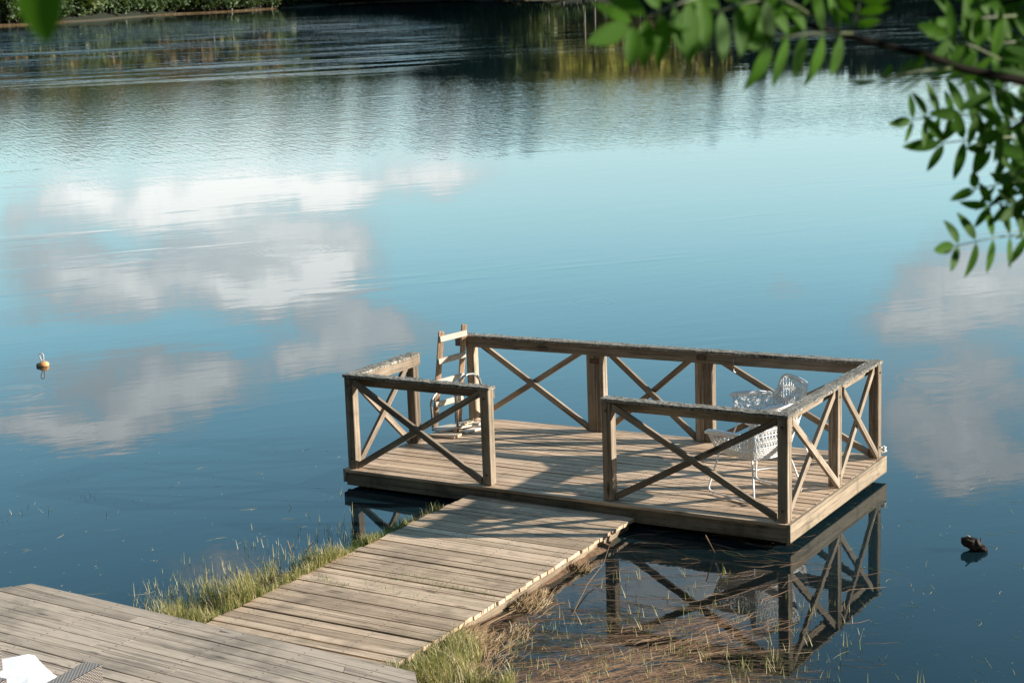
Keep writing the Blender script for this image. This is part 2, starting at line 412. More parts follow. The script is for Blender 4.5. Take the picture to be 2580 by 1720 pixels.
# coordinates turned so that +a runs along the ripple fronts seen in the photograph
rot = t.new('ShaderNodeVectorRotate', rotation_type='Z_AXIS'); t.l.new(pos, rot.inputs['Vector']); rot.inputs['Angle'].default_value = math.radians(-22)
pr_ = rot.outputs[0]
big = t.noise(t.vmath('MULTIPLY', pr_, (.012, .05, 1)), 1.0, 3, .55)
yy = t.math('ADD', py, t.math('MULTIPLY', t.math('SUBTRACT', big, .5), 34))
yy = t.math('ADD', yy, t.math('MULTIPLY', px, -.10))
ruff = t.math('MULTIPLY', t.mr(yy, 41, 60, 0, 1, True), t.mr(t.math('ADD', yy, t.math('MULTIPLY', t.math('DIVIDE', px, t.math('MAXIMUM', py, 5)), 110)), 72, 106, 1, .03, True))
strk = t.noise(t.vmath('MULTIPLY', pr_, (.034, .24, 1)), 1.0, 6, .70, 1.4)
streak = t.math('MULTIPLY', t.mr(strk, .50, .58, 0, 1, True), t.math('MULTIPLY', t.mr(py, 95, 125, 0, 1, True), t.mr(py, 190, 250, 1, .25, True)))
streak = t.math('MULTIPLY', streak, t.mr(t.math('DIVIDE', px, t.math('MAXIMUM', py, 5)), -.01, -.17, .02, 1.0, True))
thin = t.noise(t.vmath('MULTIPLY', pr_, (.03, .55, 1)), 1.0, 3, .6, .5)
streak = t.math('ADD', streak, t.math('MULTIPLY', t.mr(thin, .70, .73, 0, .5, True), t.mr(py, 95, 125, 0, 1, True)))
ruff = t.math('ADD', ruff, t.math('MULTIPLY', streak, 10.0))
ruff = t.math('MULTIPLY', ruff, t.mr(py, 260, 330, 1, .12, True))
# small gusts on the still part
gst = t.noise(t.vmath('MULTIPLY', pr_, (.10, .42, 1)), 1.0, 3, .6)
gust = t.math('MULTIPLY', t.mr(gst, .56, .72, 0, 1, True), t.mr(py, 17, 26, 0, 1, True))
w1 = t.noise(t.vmath('MULTIPLY', pr_, (1.0, 1.7, 1)), 2.6, 3, .6)
w2 = t.noise(t.vmath('MULTIPLY', pr_, (.6, 1.3, 1)), 1.0, 3, .55)
w4 = t.noise(t.vmath('MULTIPLY', pr_, (7.5, .85, 1)), 1.0, 2, .6)
w3 = t.noise(t.vmath('MULTIPLY', pr_, (.25, .9, 1)), .35, 2, .5)
hgt = t.math('MULTIPLY', w1, t.math('MULTIPLY', ruff, .0020))
hgt = t.math('ADD', hgt, t.math('MULTIPLY', w2, t.math('MULTIPLY', ruff, .0035)))
hgt = t.math('ADD', hgt, t.math('MULTIPLY', w2, t.math('ADD', t.math('MULTIPLY', gust, .0030), .0015)))
hgt = t.math('ADD', hgt, t.math('MULTIPLY', w4, t.math('MULTIPLY', ruff, .0115)))
hgt = t.math('ADD', hgt, t.math('MULTIPLY', w3, .0018))
hgt = t.math('ADD', hgt, t.math('MULTIPLY', w1, t.math('ADD', t.math('MULTIPLY', gust, .0014), .00042)))
# rings where fish or drops touched the surface
for (cx, cy, rr) in ((-6.1, 21.6, .62), (4.9, 20.6, .55), (-4.0, 33.0, .9), (1.2, 26.5, .5)):
    dr = t.vmath('DISTANCE', pos, (cx, cy, 0), out=1)
    env = t.mr(t.math('ABSOLUTE', t.math('SUBTRACT', dr, rr * .6)), 0, rr * .45, 1, 0, True)
    ri = t.math('MULTIPLY', t.math('SINE', t.math('MULTIPLY', dr, 44)), t.math('MULTIPLY', env, .00028))
    hgt = t.math('ADD', hgt, ri)
nrm = t.bump(hgt, 1.0, 1.0)
fr = t.new('ShaderNodeFresnel'); fr.inputs[0].default_value = 1.33; t.l.new(nrm, fr.inputs['Normal'])
gl = t.new('ShaderNodeBsdfGlossy'); gl.inputs['Color'].default_value = (.97, 1, 1, 1); gl.inputs['Roughness'].default_value = .012; t.l.new(nrm, gl.inputs['Normal'])
tr = t.new('ShaderNodeBsdfTransparent'); tr.inputs[0].default_value = (.80, .66, .50, 1)
df = t.new('ShaderNodeBsdfDiffuse'); df.inputs[0].default_value = (.006, .020, .026, 1)
mk = t.math('ADD', t.mr(py, 13.2, 15.6, 0, 1, True), t.mr(px, 1.7, 3.2, 0, 1, True), clamp=True)
mk = t.math('ADD', mk, t.mr(px, -2.6, -3.6, 0, 1, True), clamp=True)
mkn = t.math('MULTIPLY_ADD', t.noise(pos, 1.2, 3, .6), .35, -.17)
mk = t.math('ADD', mk, mkn, clamp=True)
mk = t.math('MULTIPLY_ADD', mk, .80, .18)
bd = t.new('ShaderNodeMixShader'); t.l.new(mk, bd.inputs[0]); t.l.new(tr.outputs[0], bd.inputs[1]); t.l.new(df.outputs[0], bd.inputs[2])
mx = t.new('ShaderNodeMixShader'); t.l.new(fr.outputs[0], mx.inputs[0]); t.l.new(bd.outputs[0], mx.inputs[1]); t.l.new(gl.outputs[0], mx.inputs[2])
t.l.new(mx.outputs[0], out.inputs[0])
wm = MB(); wm.add([(-900, 9, 0), (900, 9, 0), (900, 1500, 0), (-900, 1500, 0)], [(0, 1, 2, 3)])
tag(wm.build('water', m), 'still blue lake water mirroring clouds and the far wood', None, kind='structure')

# ------------------------------------------------------------------ decks
def clip_line(poly, o, d):
    """interval of o + t d inside a convex polygon (counter-clockwise or not)"""
    lo, hi = -1e9, 1e9; n = len(poly)
    cx = sum(p[0] for p in poly) / n; cy = sum(p[1] for p in poly) / n
    for i in range(n):
        a = poly[i]; b = poly[(i + 1) % n]; nx_, ny_ = -(b[1] - a[1]), b[0] - a[0]
        if (cx - a[0]) * nx_ + (cy - a[1]) * ny_ < 0: nx_, ny_ = -nx_, -ny_
        den_ = d[0] * nx_ + d[1] * ny_; num = (o[0] - a[0]) * nx_ + (o[1] - a[1]) * ny_
        if abs(den_) < 1e-9:
            if num < 0: return None
            continue
        tt = -num / den_
        if den_ > 0: lo = max(lo, tt)
        else: hi = min(hi, tt)
    return (lo, hi) if hi > lo else None
def boards(poly, d, pitch, gap, thick, zf, jit=.006, joints=0, ends=.0):
    """boards running along d, clipped to the polygon"""
    mb = MB(); d = V((d[0], d[1])).normalized(); nn = V((-d.y, d.x))
    o = V(poly[0][:2]); ext = [(V(p[:2]) - o).dot(nn) for p in poly]; a, b = min(ext), max(ext)
    cnt = max(1, round((b - a) / pitch)); pw = (b - a) / cnt
    for k in range(cnt):
        g = gap * R.uniform(.6, 1.5)
        s0 = a + k * pw + (0 if k == 0 else g / 2); s1 = a + (k + 1) * pw - (0 if k == cnt - 1 else g / 2)
        eps = 1e-4
        i0 = clip_line(poly, o + nn * (s0 + eps), d); i1 = clip_line(poly, o + nn * (s1 - eps), d)
        if not i0 or not i1: continue
        e0 = R.uniform(-ends, ends); e1 = R.uniform(-ends, ends)
        cuts = [0.0, 1.0]
        if joints:
            L = (i0[1] - i0[0]); x = R.uniform(.2, 2.4)
            while x < L - .25: cuts.insert(-1, x / L); x += R.uniform(1.6, 3.6)
        dzb = R.uniform(-jit, jit) * .5; tl = R.uniform(-jit, jit) * .35
        for c0, c1 in zip(cuts, cuts[1:]):
            rr = R.random()
            q = []
            gj = .0022
            for (i_, s_, sg) in ((i0, s0, -1), (i1, s1, 1)):
                t0 = lerp(i_[0] + e0, i_[1] + e1, c0) + (gj if c0 > 0 else 0); t1 = lerp(i_[0] + e0, i_[1] + e1, c1) - (gj if c1 < 1 else 0)
                for tt in (t0, t1):
                    p = o + nn * s_ + d * tt; q.append(V((p.x, p.y, zf(p.x, p.y) + dzb + tl * sg)))
            A, B, D, C = q[0], q[1], q[2], q[3]; T = V((0, 0, -thick))
            mb.hexa([A + T, B + T, C + T, D + T, A, B, C, D], (B - A).length, pw, thick, rr)
    return mb

# floating platform
PFL, PFR, PBR, PBL = V((-1.676, 16.859, .182)), V((2.265, 14.431, .215)), V((3.507, 16.509, .215)), V((-.455, 18.80, .175))
def P(u, v, z=0.0):
    q = PFL.lerp(PFR, u).lerp(PBL.lerp(PBR, u), v); return V((q.x, q.y, q.z + z))
def plane_z(A, B, C):
    n = (B - A).cross(C - A)
    return lambda x, y: A.z - (n.x * (x - A.x) + n.y * (y - A.y)) / n.z
def plat_z(x, y):
    z0 = plane_z(PFL, PFR, PBR)(x, y); return z0
PBLz = plat_z(PBL.x, PBL.y)
U = (PFR - PFL).normalized(); U.z = 0; U.normalize(); W_ = V((-U.y, U.x, 0))
if W_.dot(PBR - PFR) < 0: W_ = -W_
LU = (PFR - PFL).length; LV = (PBR - PFR).length
plat = thing('floating_platform', 'weathered timber platform with cross-braced railings standing in the lake', 'platform', (P(.5, .5).x, P(.5, .5).y, 0))
PO = plat.location.copy()
def loc(p): return V(p) - PO
class LMB(MB):
    def build(s, name, mat, parent=None, bevel=0, org=None):
        o = org if org is not None else PO
        s.v = [(x - o[0], y - o[1], z - o[2]) for x, y, z in s.v]
        return MB.build(s, name, mat, parent, bevel)
def relmb(mb, o):
    mb.v = [(x - o[0], y - o[1], z - o[2]) for x, y, z in mb.v]; return mb
poly = [PFL + U * .03, PFR - U * .031, PBR - U * .031, PBL + U * .03]
db = boards(poly, U, .112, .013, .028, plat_z, .005, ends=.003)
relmb(db, PO).build('deck_boards', M['deck'], plat)
def zat(p, dz): return V((p.x, p.y, plat_z(p.x, p.y) + dz))
for (a, b, inn, hh) in ((PFL, PFR, W_, .128), (PFR, PBR, -U, .158), (PBR, PBL, -W_, .128), (PBL, PFL, U, .128)):
    e = (b - a).normalized() * .004
    fb_ = LMB(); side = hh > .14 or a is PBL
    if side: a2 = zat(a + inn * .014, -.001 - hh / 2); b2 = zat(b + inn * .014, -.001 - hh / 2)
    else: a2 = zat(a + inn * .028 + e * 7.6, -.031 - hh / 2); b2 = zat(b + inn * .028 - e * 7.6, -.031 - hh / 2)
    fb_.bar(a2, b2, .03, hh)
    o_ = fb_.build('fascia_board', M['fascia'], plat, .003)
for k in range(8):
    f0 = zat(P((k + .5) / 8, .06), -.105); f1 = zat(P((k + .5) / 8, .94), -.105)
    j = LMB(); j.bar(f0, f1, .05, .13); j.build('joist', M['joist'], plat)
for k in range(3):
    f0 = P(.10 + .4 * k, .18); f1 = P(.10 + .4 * k, .82); f0.z = f1.z = -.06
    j = LMB(); j.tube([f0, f1], .13, 14); j.build('float', M['black'], plat)
# the mooring piles that show under the deck
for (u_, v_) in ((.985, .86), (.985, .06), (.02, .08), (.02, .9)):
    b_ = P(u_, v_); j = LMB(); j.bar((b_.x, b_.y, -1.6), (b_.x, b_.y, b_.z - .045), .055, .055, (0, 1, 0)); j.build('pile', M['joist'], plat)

HR = .92
def uvp(u, v, dz): p = P(u, v); return V((p.x, p.y, plat_z(p.x, p.y) + dz))
def railing(a, b, posts, inw, label, capext=(0.0, 0.0), beamext=(0.0, 0.0), braces=True, capz=0.0):
    """a,b: ends on the deck (post centre line); posts: list of distances; inw: towards the deck middle"""
    d = (b - a); L = V((d.x, d.y, 0)).length; d = V((d.x, d.y, 0)).normalized()
    def q(s, off, dz): 
        p = a + d * s + inw * off; return V((p.x, p.y, plat_z(p.x, p.y) + dz))
    be = LMB(); be.bar(q(-.045 - beamext[0], .058, HR - .070), q(L + .045 + beamext[1], .058, HR - .070), .022, .095)
    rl = be.build('railing', M['post'], plat, .003); rl['label'] = label
    cp = LMB(); nseg = 34; Lc = L + .11 + capext[0] + capext[1]; s0 = -.055 - capext[0]
    ring = []
    for i in range(nseg + 1):
        s = s0 + Lc * i / nseg; j1, j2, j3 = (R.uniform(-.004, .004) for _ in range(3))
        ring.append([q(s, -.052 + j1, HR - .021), q(s, .073 + j2, HR - .021), q(s, .073 + j2, HR + .006 + j3), q(s, .010, HR + .008 - j3), q(s, -.052 + j1, HR + .006 + j2)])
    vs = [p for r_ in ring for p in r_]; n5 = 5
    fs = [(i * n5 + k, i * n5 + (k + 1) % n5, (i + 1) * n5 + (k + 1) % n5, (i + 1) * n5 + k) for i in range(nseg) for k in range(n5)]
    fs += [tuple(range(n5 - 1, -1, -1)), tuple(nseg * n5 + k for k in range(n5))]
    cp.add(vs, fs, [((i // 5) * Lc / nseg, (i % 5) * .03, 3.3) for i in range(len(vs))], .5)
    cp.build('top_cap', M['cap'], rl)
    for s in posts:
        lean = V((R.uniform(-.004, .004), R.uniform(-.004, .004), 0))
        po = LMB(); po.bar(q(s, 0, .001), q(s, 0, HR - .023) + lean, .093, .093, d); pb_ = po.build('post', M['post'], rl, .004)
        for hz_ in (.10, HR - .10):
            bo = LMB(); c_b = q(s, -.0465, hz_); bo.tube([c_b, c_b - inw * .006], .011, 8); bo.build('bolt', M['rust'], rl)
    if braces:
        bays = []
        ps = sorted(posts)
        for s0_, s1_ in zip(ps, ps[1:]):
            if s1_ - s0_ > .3: bays.append((s0_, s1_))
        for s0_, s1_ in bays:
            x0, x1 = s0_ + .05, s1_ - .05
            for flip, off in ((0, .005), (1, -.033)):
                za, zb = (.035, HR - .06) if not flip else (HR - .06, .035)
                br = LMB(); pa, pb = q(x0 + .012, off, za), q(x1 - .012, off, zb)
                # square-cut bars, their ends trimmed to the post faces
                th = (pb - pa).normalized(); nrm_ = inw; wv_ = .058
                upv = th.cross(nrm_).normalized()
                sh = wv_ / 2 * abs(th.z) / max(.2, math.hypot(th.x, th.y))
                e1 = d * sh
                X = nrm_ * .017; Z = V((0, 0, 1)) * (wv_ / 2 / max(.3, math.hypot(th.x, th.y)))
                br.hexa([pa - Z - X, pb - Z - X, pb - Z + X, pa - Z + X, pa + Z - X, pb + Z - X, pb + Z + X, pa + Z + X], (pb - pa).length, .034, .058)
                br.build('brace', M['brace'], rl, .002)
    return rl
iu, iv = .085, .085
E_fl = PFL + U * iu + W_ * iv; E_fr = PFR - U * iu + W_ * iv
E_br = PBR - U * iu - W_ * iv; E_bl = PBL + U * .10 - W_ * .10
def dist2(a, b): return math.hypot(a.x - b.x, a.y - b.y)
# front left section
e1 = V((-.24, 16.16, 0)); Lf = dist2(E_fl, e1)
eend = E_fl + U * (Lf + .03)
railing(E_fl, eend, [0, dist2(E_fl, eend)], W_, 'short front railing left of the walkway opening', (0, 0))
# left section
e2 = V((-1.024, 17.779, 0)); Ll = dist2(E_fl, e2); lend = E_fl + W_ * (Ll - .0)
railing(E_fl + W_ * .0, lend, [.0, dist2(E_fl, lend)][1:], U, 'left side railing in full sun beside the ladder gap', (-.09, .0), (-.09, 0), braces=False)
# (its corner post belongs to the front section; braces are added by hand)
def add_braces(rl_label, a, b, inw):
    rl = [o for o in plat.children if o.get('label') == rl_label][0]
    d = V(((b - a).x, (b - a).y, 0)).normalized(); L = dist2(a, b)
    for flip, off in ((0, .005), (1, -.033)):
        za, zb = (.035, HR - .06) if not flip else (HR - .06, .035)
        def q(s, dz): p = a + d * s + inw * off; return V((p.x, p.y, plat_z(p.x, p.y) + dz))
        pa, pb = q(.062, za), q(L - .062, zb); th = (pb - pa).normalized()
        X = inw * .017; Z = V((0, 0, 1)) * (.029 / max(.3, math.hypot(th.x, th.y)))
        br = LMB(); br.hexa([pa - Z - X, pb - Z - X, pb - Z + X, pa - Z + X, pa + Z - X, pb + Z - X, pb + Z + X, pa + Z + X], (pb - pa).length, .034, .058)
        br.build('brace', M['brace'], rl, .002)
add_braces('left side railing in full sun beside the ladder gap', E_fl, lend, U)
# front right section
e3 = V((.876, 15.498, 0)); Lr = dist2(E_fr, e3); fst = E_fr - U * Lr
railing(fst, E_fr, [0, Lr], W_, 'front railing in front of the two wicker chairs', (0, 0))
# right section
LR = dist2(E_fr, E_br)
rr_ = railing(E_fr, E_br, [LR * .525, LR], -U, 'right side railing lit by the sun', (-.09, 0), (-.09, 0), braces=False)
add_braces('right side railing lit by the sun', E_fr, E_fr + W_ * (LR * .525), -U)
add_braces('right side railing lit by the sun', E_fr + W_ * (LR * .525), E_br, -U)
# back section, seen from inside
LB = dist2(E_br, E_bl); db_ = (E_bl - E_br); db_.z = 0; db_.normalize()
def proj_s(x, y): return (V((x, y, 0)) - E_br).dot(db_)
s_m2 = proj_s(1.90, 17.36); s_m1 = proj_s(.85, 17.93)
bk_ = railing(E_br, E_bl, [s_m2 - .05, s_m2 + .047, s_m1 - .05, s_m1 + .047, LB], W_ * -1, 'long back railing along the open water', (0, .13), (-.09, .12))
add_braces('long back railing along the open water', E_br, E_br + db_ * (s_m2 - .05), W_ * -1)
# iron plates, bolt and hook on the back railing
for s, dz in ((s_m2, HR - .06), (s_m1 - .0, HR - .18)):
    hg = LMB(); p = E_br + db_ * s - W_ * .083; p = V((p.x, p.y, plat_z(p.x, p.y) + dz)) if dz > HR - .1 else V((p.x + W_.x * .033, p.y + W_.y * .033, plat_z(p.x, p.y) + dz))
    hg.bar(p - db_ * .05, p + db_ * .05, .005, .05); hg.build('hinge', M['rust'], bk_)
hk = LMB(); p = E_br + db_ * (s_m2 - .34) - W_ * .085; z0 = plat_z(p.x, p.y)
hk.tube([(p.x, p.y, z0 + HR - .05), (p.x, p.y, z0 + HR - .17), (p.x + .02, p.y - .01, z0 + HR - .185)], .005, 6); hk.build('hook', M['steel'], bk_)

# walkway
Dw = (WNL - WFL).normalized(); ext = .62
f0 = W_ * -.002
WFL2, WFR2 = WFL.copy(), WFR.copy()
# butt the outer end against the platform's fascia
def on_front(p, dr):
    # move p along dr until it meets the platform front line (3 mm short)
    a = PFL - W_ * -.004; n = W_; k = ((a - p).dot(n)) / dr.dot(n); return p + dr * k
dL = (WFL - WNL); dR = (WFR - WNR); dL.z = 0; dR.z = 0; dL.normalize(); dR.normalize()
WFL2 = on_front(WFL, dL); WFR2 = on_front(WFR, dR); WFL2.z = WFR2.z = .098
WNL2 = WNL - dL * ext; WNR2 = WNR - dR * ext
wz = lambda x, y: lerp(.15, .098, max(-.3, min(1, ((V((x, y, 0)) - V((wn.x, wn.y, 0))).dot(wdir)) / (wa - wn).length)))
walk = thing('walkway', 'sloping plank walkway leading from the grey terrace to the lake platform', 'walkway', (wn.x, wn.y, 0))
relmb(boards([WNL2, WNR2, WFR2, WFL2], (WFR2 - WFL2), .118, .014, .030, wz, .007, ends=.012), walk.location).build('deck_boards', M['walk'], walk)
for sx in (-.80, -.28, .28, .80):
    a_ = V((wn.x, wn.y, 0)) + wside * sx - wdir * .7; b_ = V((wa.x, wa.y, 0)) + wside * sx - wdir * .06
    a_.z = wz(a_.x, a_.y) - .093; b_.z = wz(b_.x, b_.y) - .093
    j = MB(); j.bar(a_, b_, .045, .115); relmb(j, walk.location).build('bearer', M['fascia'], walk)

# terrace
TA, TB = V((-3.616, 12.761, .5)), V((-.686, 10.739, .5))
tpoly = [TA, TB, V((-.62, 10.25, .5)), V((-1.15, 9.05, .5)), V((-4.8, 8.4, .5)), V((-7.2, 9.6, .5)), V((-7.0, 11.2, .5)), V((-5.75, 11.91, .5))]
terr = thing('terrace', 'grey weathered timber terrace on the bank', 'terrace', (-3.5, 10.8, 0))
relmb(boards(tpoly, TB - TA, .1165, .010, .028, lambda x, y: .5, .003, joints=1), terr.location).build('deck_boards', M['bigdeck'], terr)
for k in range(len(tpoly)):
    a_, b_ = tpoly[k], tpoly[(k + 1) % len(tpoly)]; e_ = (b_ - a_).normalized(); inn = V((-e_.y, e_.x, 0))
    cen = V((-3.4, 10.5, .5));
    if inn.dot(cen - a_) < 0: inn = -inn
    j = MB(); aa = a_ + inn * .04 + e_ * .05; bb = b_ + inn * .04 - e_ * .05; aa.z = bb.z = .5 - .031 - .07
    j.bar(aa, bb, .03, .14); relmb(j, terr.location).build('fascia_board', M['bigdeck'], terr)
for (x, y) in ((-3.6, 12.4), (-2.3, 11.5), (-1.1, 10.6), (-5.2, 11.6), (-4, 10), (-2, 9.4), (-6.3, 10.3)):
    g_ = ground_z(x, y) - .2
    j = MB(); j.bar((x, y, g_), (x, y, .46), .09, .09, (0, 1, 0)); relmb(j, terr.location).build('post', M['joist'], terr)

# ------------------------------------------------------------------ swimming ladder, planks, rope
lad = thing('swimming_ladder', 'swimming ladder with wooden rungs tipped up in the railing gap', 'ladder', (-.72, 18.45, .17))
lo_ = lad.location
lb0, lb1 = at(1096, 1074, z=.17), at(1156, 1062, z=.17)
# uprights lean out over the water; their tops are found on the same standing plane
def above(base, x, y, lean):
    d = at(x, y, depth=1) - V((0, 0, CH)); o = V((0, 0, CH))
    k = (base.y + lean) / d.y; return o + d * k
lt0, lt1 = above(lb0, 1111.6, 835, -.05), above(lb1, 1169.5, 817, -.05)
for a_, b_ in ((lb0, lt0), (lb1, lt1)):
    j = MB(); j.bar(a_, b_, .036, .055, (1, .3, 0)); relmb(j, lo_).build('side_rail', M['ladder'], lad, .003)
for (x0, y0, x1, y1) in ((1116, 852, 1175, 836), (1112, 907, 1172, 889), (1105, 959, 1167, 941), (1103, 1014, 1162, 996)):
    f0_ = (1070 - y0) / (1070 - 835); a_ = lb0.lerp(lt0, f0_) + V((-.01, -.045, 0)); b_ = lb1.lerp(lt1, (1060 - y1) / (1060 - 817)) + V((.03, -.045, 0))
    j = MB(); mid = a_.lerp(b_, .5) + V((0, -.006, .004)); j.bar(a_, b_, .028, .06, (0, 0, 1)); relmb(j, lo_).build('rung', M['ladder_rung'], lad, .004)
def hoop(b0, b1, top, lean0=0):
    pts = [b0]; h = top
    w_ = b1 - b0
    pts.append(b0 + V((0, 0, h * .55)) - w_ * .03)
    for k in range(9):
        a = math.pi * k / 8
        pts.append(b0 + w_ * (.5 - .5 * math.cos(a)) * 1.0 + V((0, 0, h * .72 + h * .28 * math.sin(a))) - w_ * .05 * (1 - k / 8))
    pts.append(b1 + V((0, 0, h * .4))); pts.append(b1); return pts
g0, g1 = at(1154, 1086, z=.19), at(1215, 1062, z=.19)
j = MB(); j.tube(hoop(g0, g1, .56), .014, 8); relmb(j, lo_).build('grab_rail', M['steel'], lad)
g0, g1 = at(1092, 1084, z=.19), at(1150, 1063, z=.19)
j = MB(); j.tube(hoop(g0, g1, .40), .014, 8); relmb(j, lo_).build('grab_rail', M['steel'], lad)
def plank(a, b, w, h, label, m='ladder_rung'):
    o = thing('plank', label, 'plank', tuple(a)); j = MB(); j.bar(a, b, w, h); relmb(j, o.location).build('board', M[m], o, .003); return o
zz0 = plat_z(-.8, 18.1)
plank(at(1090, 1092, z=zz0 + .015), at(1155, 1098, z=zz0 + .015), .16, .024, 'short grey plank lying lowest in front of the ladder', 'deck')
plank(at(1098, 1083, z=zz0 + .040), at(1205, 1063, z=zz0 + .040), .17, .022, 'long pale plank lying under the ladder feet')
plank(at(1168, 1089, z=zz0 + .014), at(1222, 1073, z=zz0 + .014), .09, .022, 'narrow pale plank beside the left end of the back railing')
rp = MB(); r0 = at(1148, 1084, z=zz0 + .06); r1 = at(1208, 1056, z=zz0 + .06); pts_ = []
for k in range(40):
    f_ = k / 39; p_ = r0.lerp(r1, f_); pts_.append(p_ + V((math.sin(f_ * 21) * .025, math.cos(f_ * 17) * .03, .006 + .018 * abs(math.sin(f_ * 26)))))
rp.tube(pts_, .010, 6)
tag(rp.build('rope', M['rope']), 'pale brown rope lying on the planks by the ladder', 'rope')
rp = MB(); c0 = at(2222, 1143, z=.225); pts_ = []
for k in range(60):
    a = k * .62; rr2 = .028 + .022 * math.sin(k * 1.7); pts_.append(c0 + V((math.cos(a) * rr2, math.sin(a) * rr2 * .8, .012 + .055 * abs(math.sin(k * .41)))))
rp.tube(pts_, .008, 5)
tag(rp.build('rope', M['ropewhite']), 'knotted white rope at the far right corner of the platform', 'rope')

# ------------------------------------------------------------------ the two white wicker chairs
def chair(label, x, y, z, rz):
    t_ = thing('wicker_chair', label, 'chair', (x, y, z), rz, 'white wicker armchairs on the platform')
    # upper and lower edge of the woven shell, from the right arm tip round the back to the left arm tip
    top = [(.20, -.36, .585), (.08, -.335, .588), (-.05, -.305, .585), (-.165, -.275, .582), (-.212, -.266, .62), (-.240, -.268, .695), (-.272, -.262, .745), (-.305, -.19, .765), (-.315, 0, .768)]
    bot = [(.212, -.235, .395), (.10, -.24, .39), (.0, -.24, .385), (-.11, -.235, .385), (-.17, -.225, .383), (-.205, -.205, .382), (-.225, -.17, .381), (-.240, -.10, .380), (-.245, 0, .380)]
    top = [V(p) for p in top]; top += [V((p.x, -p.y, p.z)) for p in top[-2::-1]]
    bot = [V(p) for p in bot]; bot += [V((p.x, -p.y, p.z)) for p in bot[-2::-1]]
    L = [0]
    for a_, b_ in zip(top, top[1:]): L.append(L[-1] + (b_ - a_).length)
    def curve(c, s):
        s = max(0, min(L[-1], s))
        for i in range(len(L) - 1):
            if s <= L[i + 1] + 1e-9:
                f_ = (s - L[i]) / (L[i + 1] - L[i])
                p0, p1, p2, p3 = c[max(i - 1, 0)], c[i], c[i + 1], c[min(i + 2, len(c) - 1)]
                return .5 * ((2 * p1) + (p2 - p0) * f_ + (2 * p0 - 5 * p1 + 4 * p2 - p3) * f_ * f_ + (3 * p1 - p0 - 3 * p2 + p3) * f_ ** 3)
        return c[-1]
    def S(s, v):
        a_, b_ = curve(bot, s), curve(top, s); p = a_.lerp(b_, v); bulge = .018 * math.sin(math.pi * v)
        c_ = V((-.02, 0, p.z)); o_ = (p - c_); o_.z = 0
        return p + o_.normalized() * bulge
    ws = MB(); NC = 84; r_ = .0049; ls = L[-1] / NC
    rows = [0, .14, .28, .42, .56, .70, .85, 1.0]
    for i in range(NC + 1):                      # uprights: every second goes straight up, with zig-zags between
        s = i * ls
        if i % 2 == 0: ws.tube([S(s, v / 7) for v in range(8)], r_, 4, rnd=.5)
    for k in range(len(rows) - 1):
        for i in range(NC):
            if (i + k) % 2 == 0: ws.tube([S(i * ls, rows[k]), S((i + 1) * ls, rows[k + 1])], r_ * .85, 4, cap=False, rnd=.5)
            else: ws.tube([S((i + 1) * ls, rows[k]), S(i * ls, rows[k + 1])], r_ * .85, 4, cap=False, rnd=.5)
    for v in rows[1:-1]:
        ws.tube([S(i * ls, v) for i in range(NC + 1)], r_, 4, rnd=.5)
    # dense weave of the lower sides
    for v in (.05, .10, .19, .24):
        ws.tube([S(i * ls, v) for i in range(NC + 1)], r_ * .9, 4, rnd=.5)
    ws.build('woven_shell', M['white'], t_)
    st = MB()
    for i in range(25):
        yy_ = -.235 + .47 * i / 24
        st.tube([(.215, yy_, .398), (.10, yy_ * .99, .385), (-.05, yy_ * .98, .378), (-.25 + abs(yy_) * .25 * (abs(yy_) > .1), yy_ * .94, .382)], r_, 4, rnd=.5)
    for i in range(22):
        xx_ = .212 - .45 * i / 21; hw = .238 if xx_ > -.15 else .238 - (-.15 - xx_) * .75
        st.tube([(xx_, -hw, .388), (xx_, 0, .376), (xx_, hw, .388)], r_, 4, rnd=.5)
    st.build('woven_seat', M['white'], t_)
    ed = MB(); n_ = 60
    ed.tube([S(L[-1] * i / n_, 1) for i in range(n_ + 1)], .012, 8, rnd=.5)
    ed.build('upper_edge', M['white'], t_)
    for sg in (-1, 1):
        ar = MB(); ar.tube([(.235, sg * .368, .575), (.20, sg * .362, .590), (.08, sg * .337, .594), (-.05, sg * .307, .592), (-.165, sg * .277, .588)], [.014, .022, .024, .022, .014], 10, rnd=.5)
        ar.build('armrest', M['white'], t_)
        ar = MB(); ar.tube([(.21, sg * .36, .585), (.215, sg * .285, .46), (.215, sg * .236, .39)], .012, 8, rnd=.5); ar.build('front_edge', M['white'], t_)
    ed = MB(); ed.tube([(.213, -.238, .392), (.218, 0, .39), (.213, .238, .392)], .016, 8, rnd=.5); ed.tube([S(L[-1] * i / n_, 0) for i in range(n_ + 1)], .009, 6, rnd=.5)
    ed.build('seat_frame', M['white'], t_)
    for sg in (-1, 1):
        y_ = sg * .285; y2 = sg * .225
        lg = MB()
        lg.tube([(.205, y2, .385), (.285, y_ * .985, .085), (.293, y_, .045), (.280, y_, .022), (.245, y_, .013), (0, y_, .013), (-.245, y_, .013), (-.280, y_, .022), (-.292, y_, .045), (-.283, y_ * .985, .09), (-.195, y2 * .95, .383)], .0085, 8, rnd=.5)
        for x_ in (.235, -.235): lg.tube([(x_, y_, .001), (x_, y_, .012)], .009, 8)
        lg.build('sled_leg', M['whitemetal'], t_)
    return t_
za = plat_z(2.11, 15.43); zb_ = plat_z(2.4, 16.4)
chair('nearer white wicker armchair, turned towards the open water behind the front railing', 2.109, 15.43, za + .003, math.radians(125.5))
chair('farther white wicker armchair beside the right railing, facing the ladder', 2.385, 16.49, zb_ + .003, math.radians(195.3))

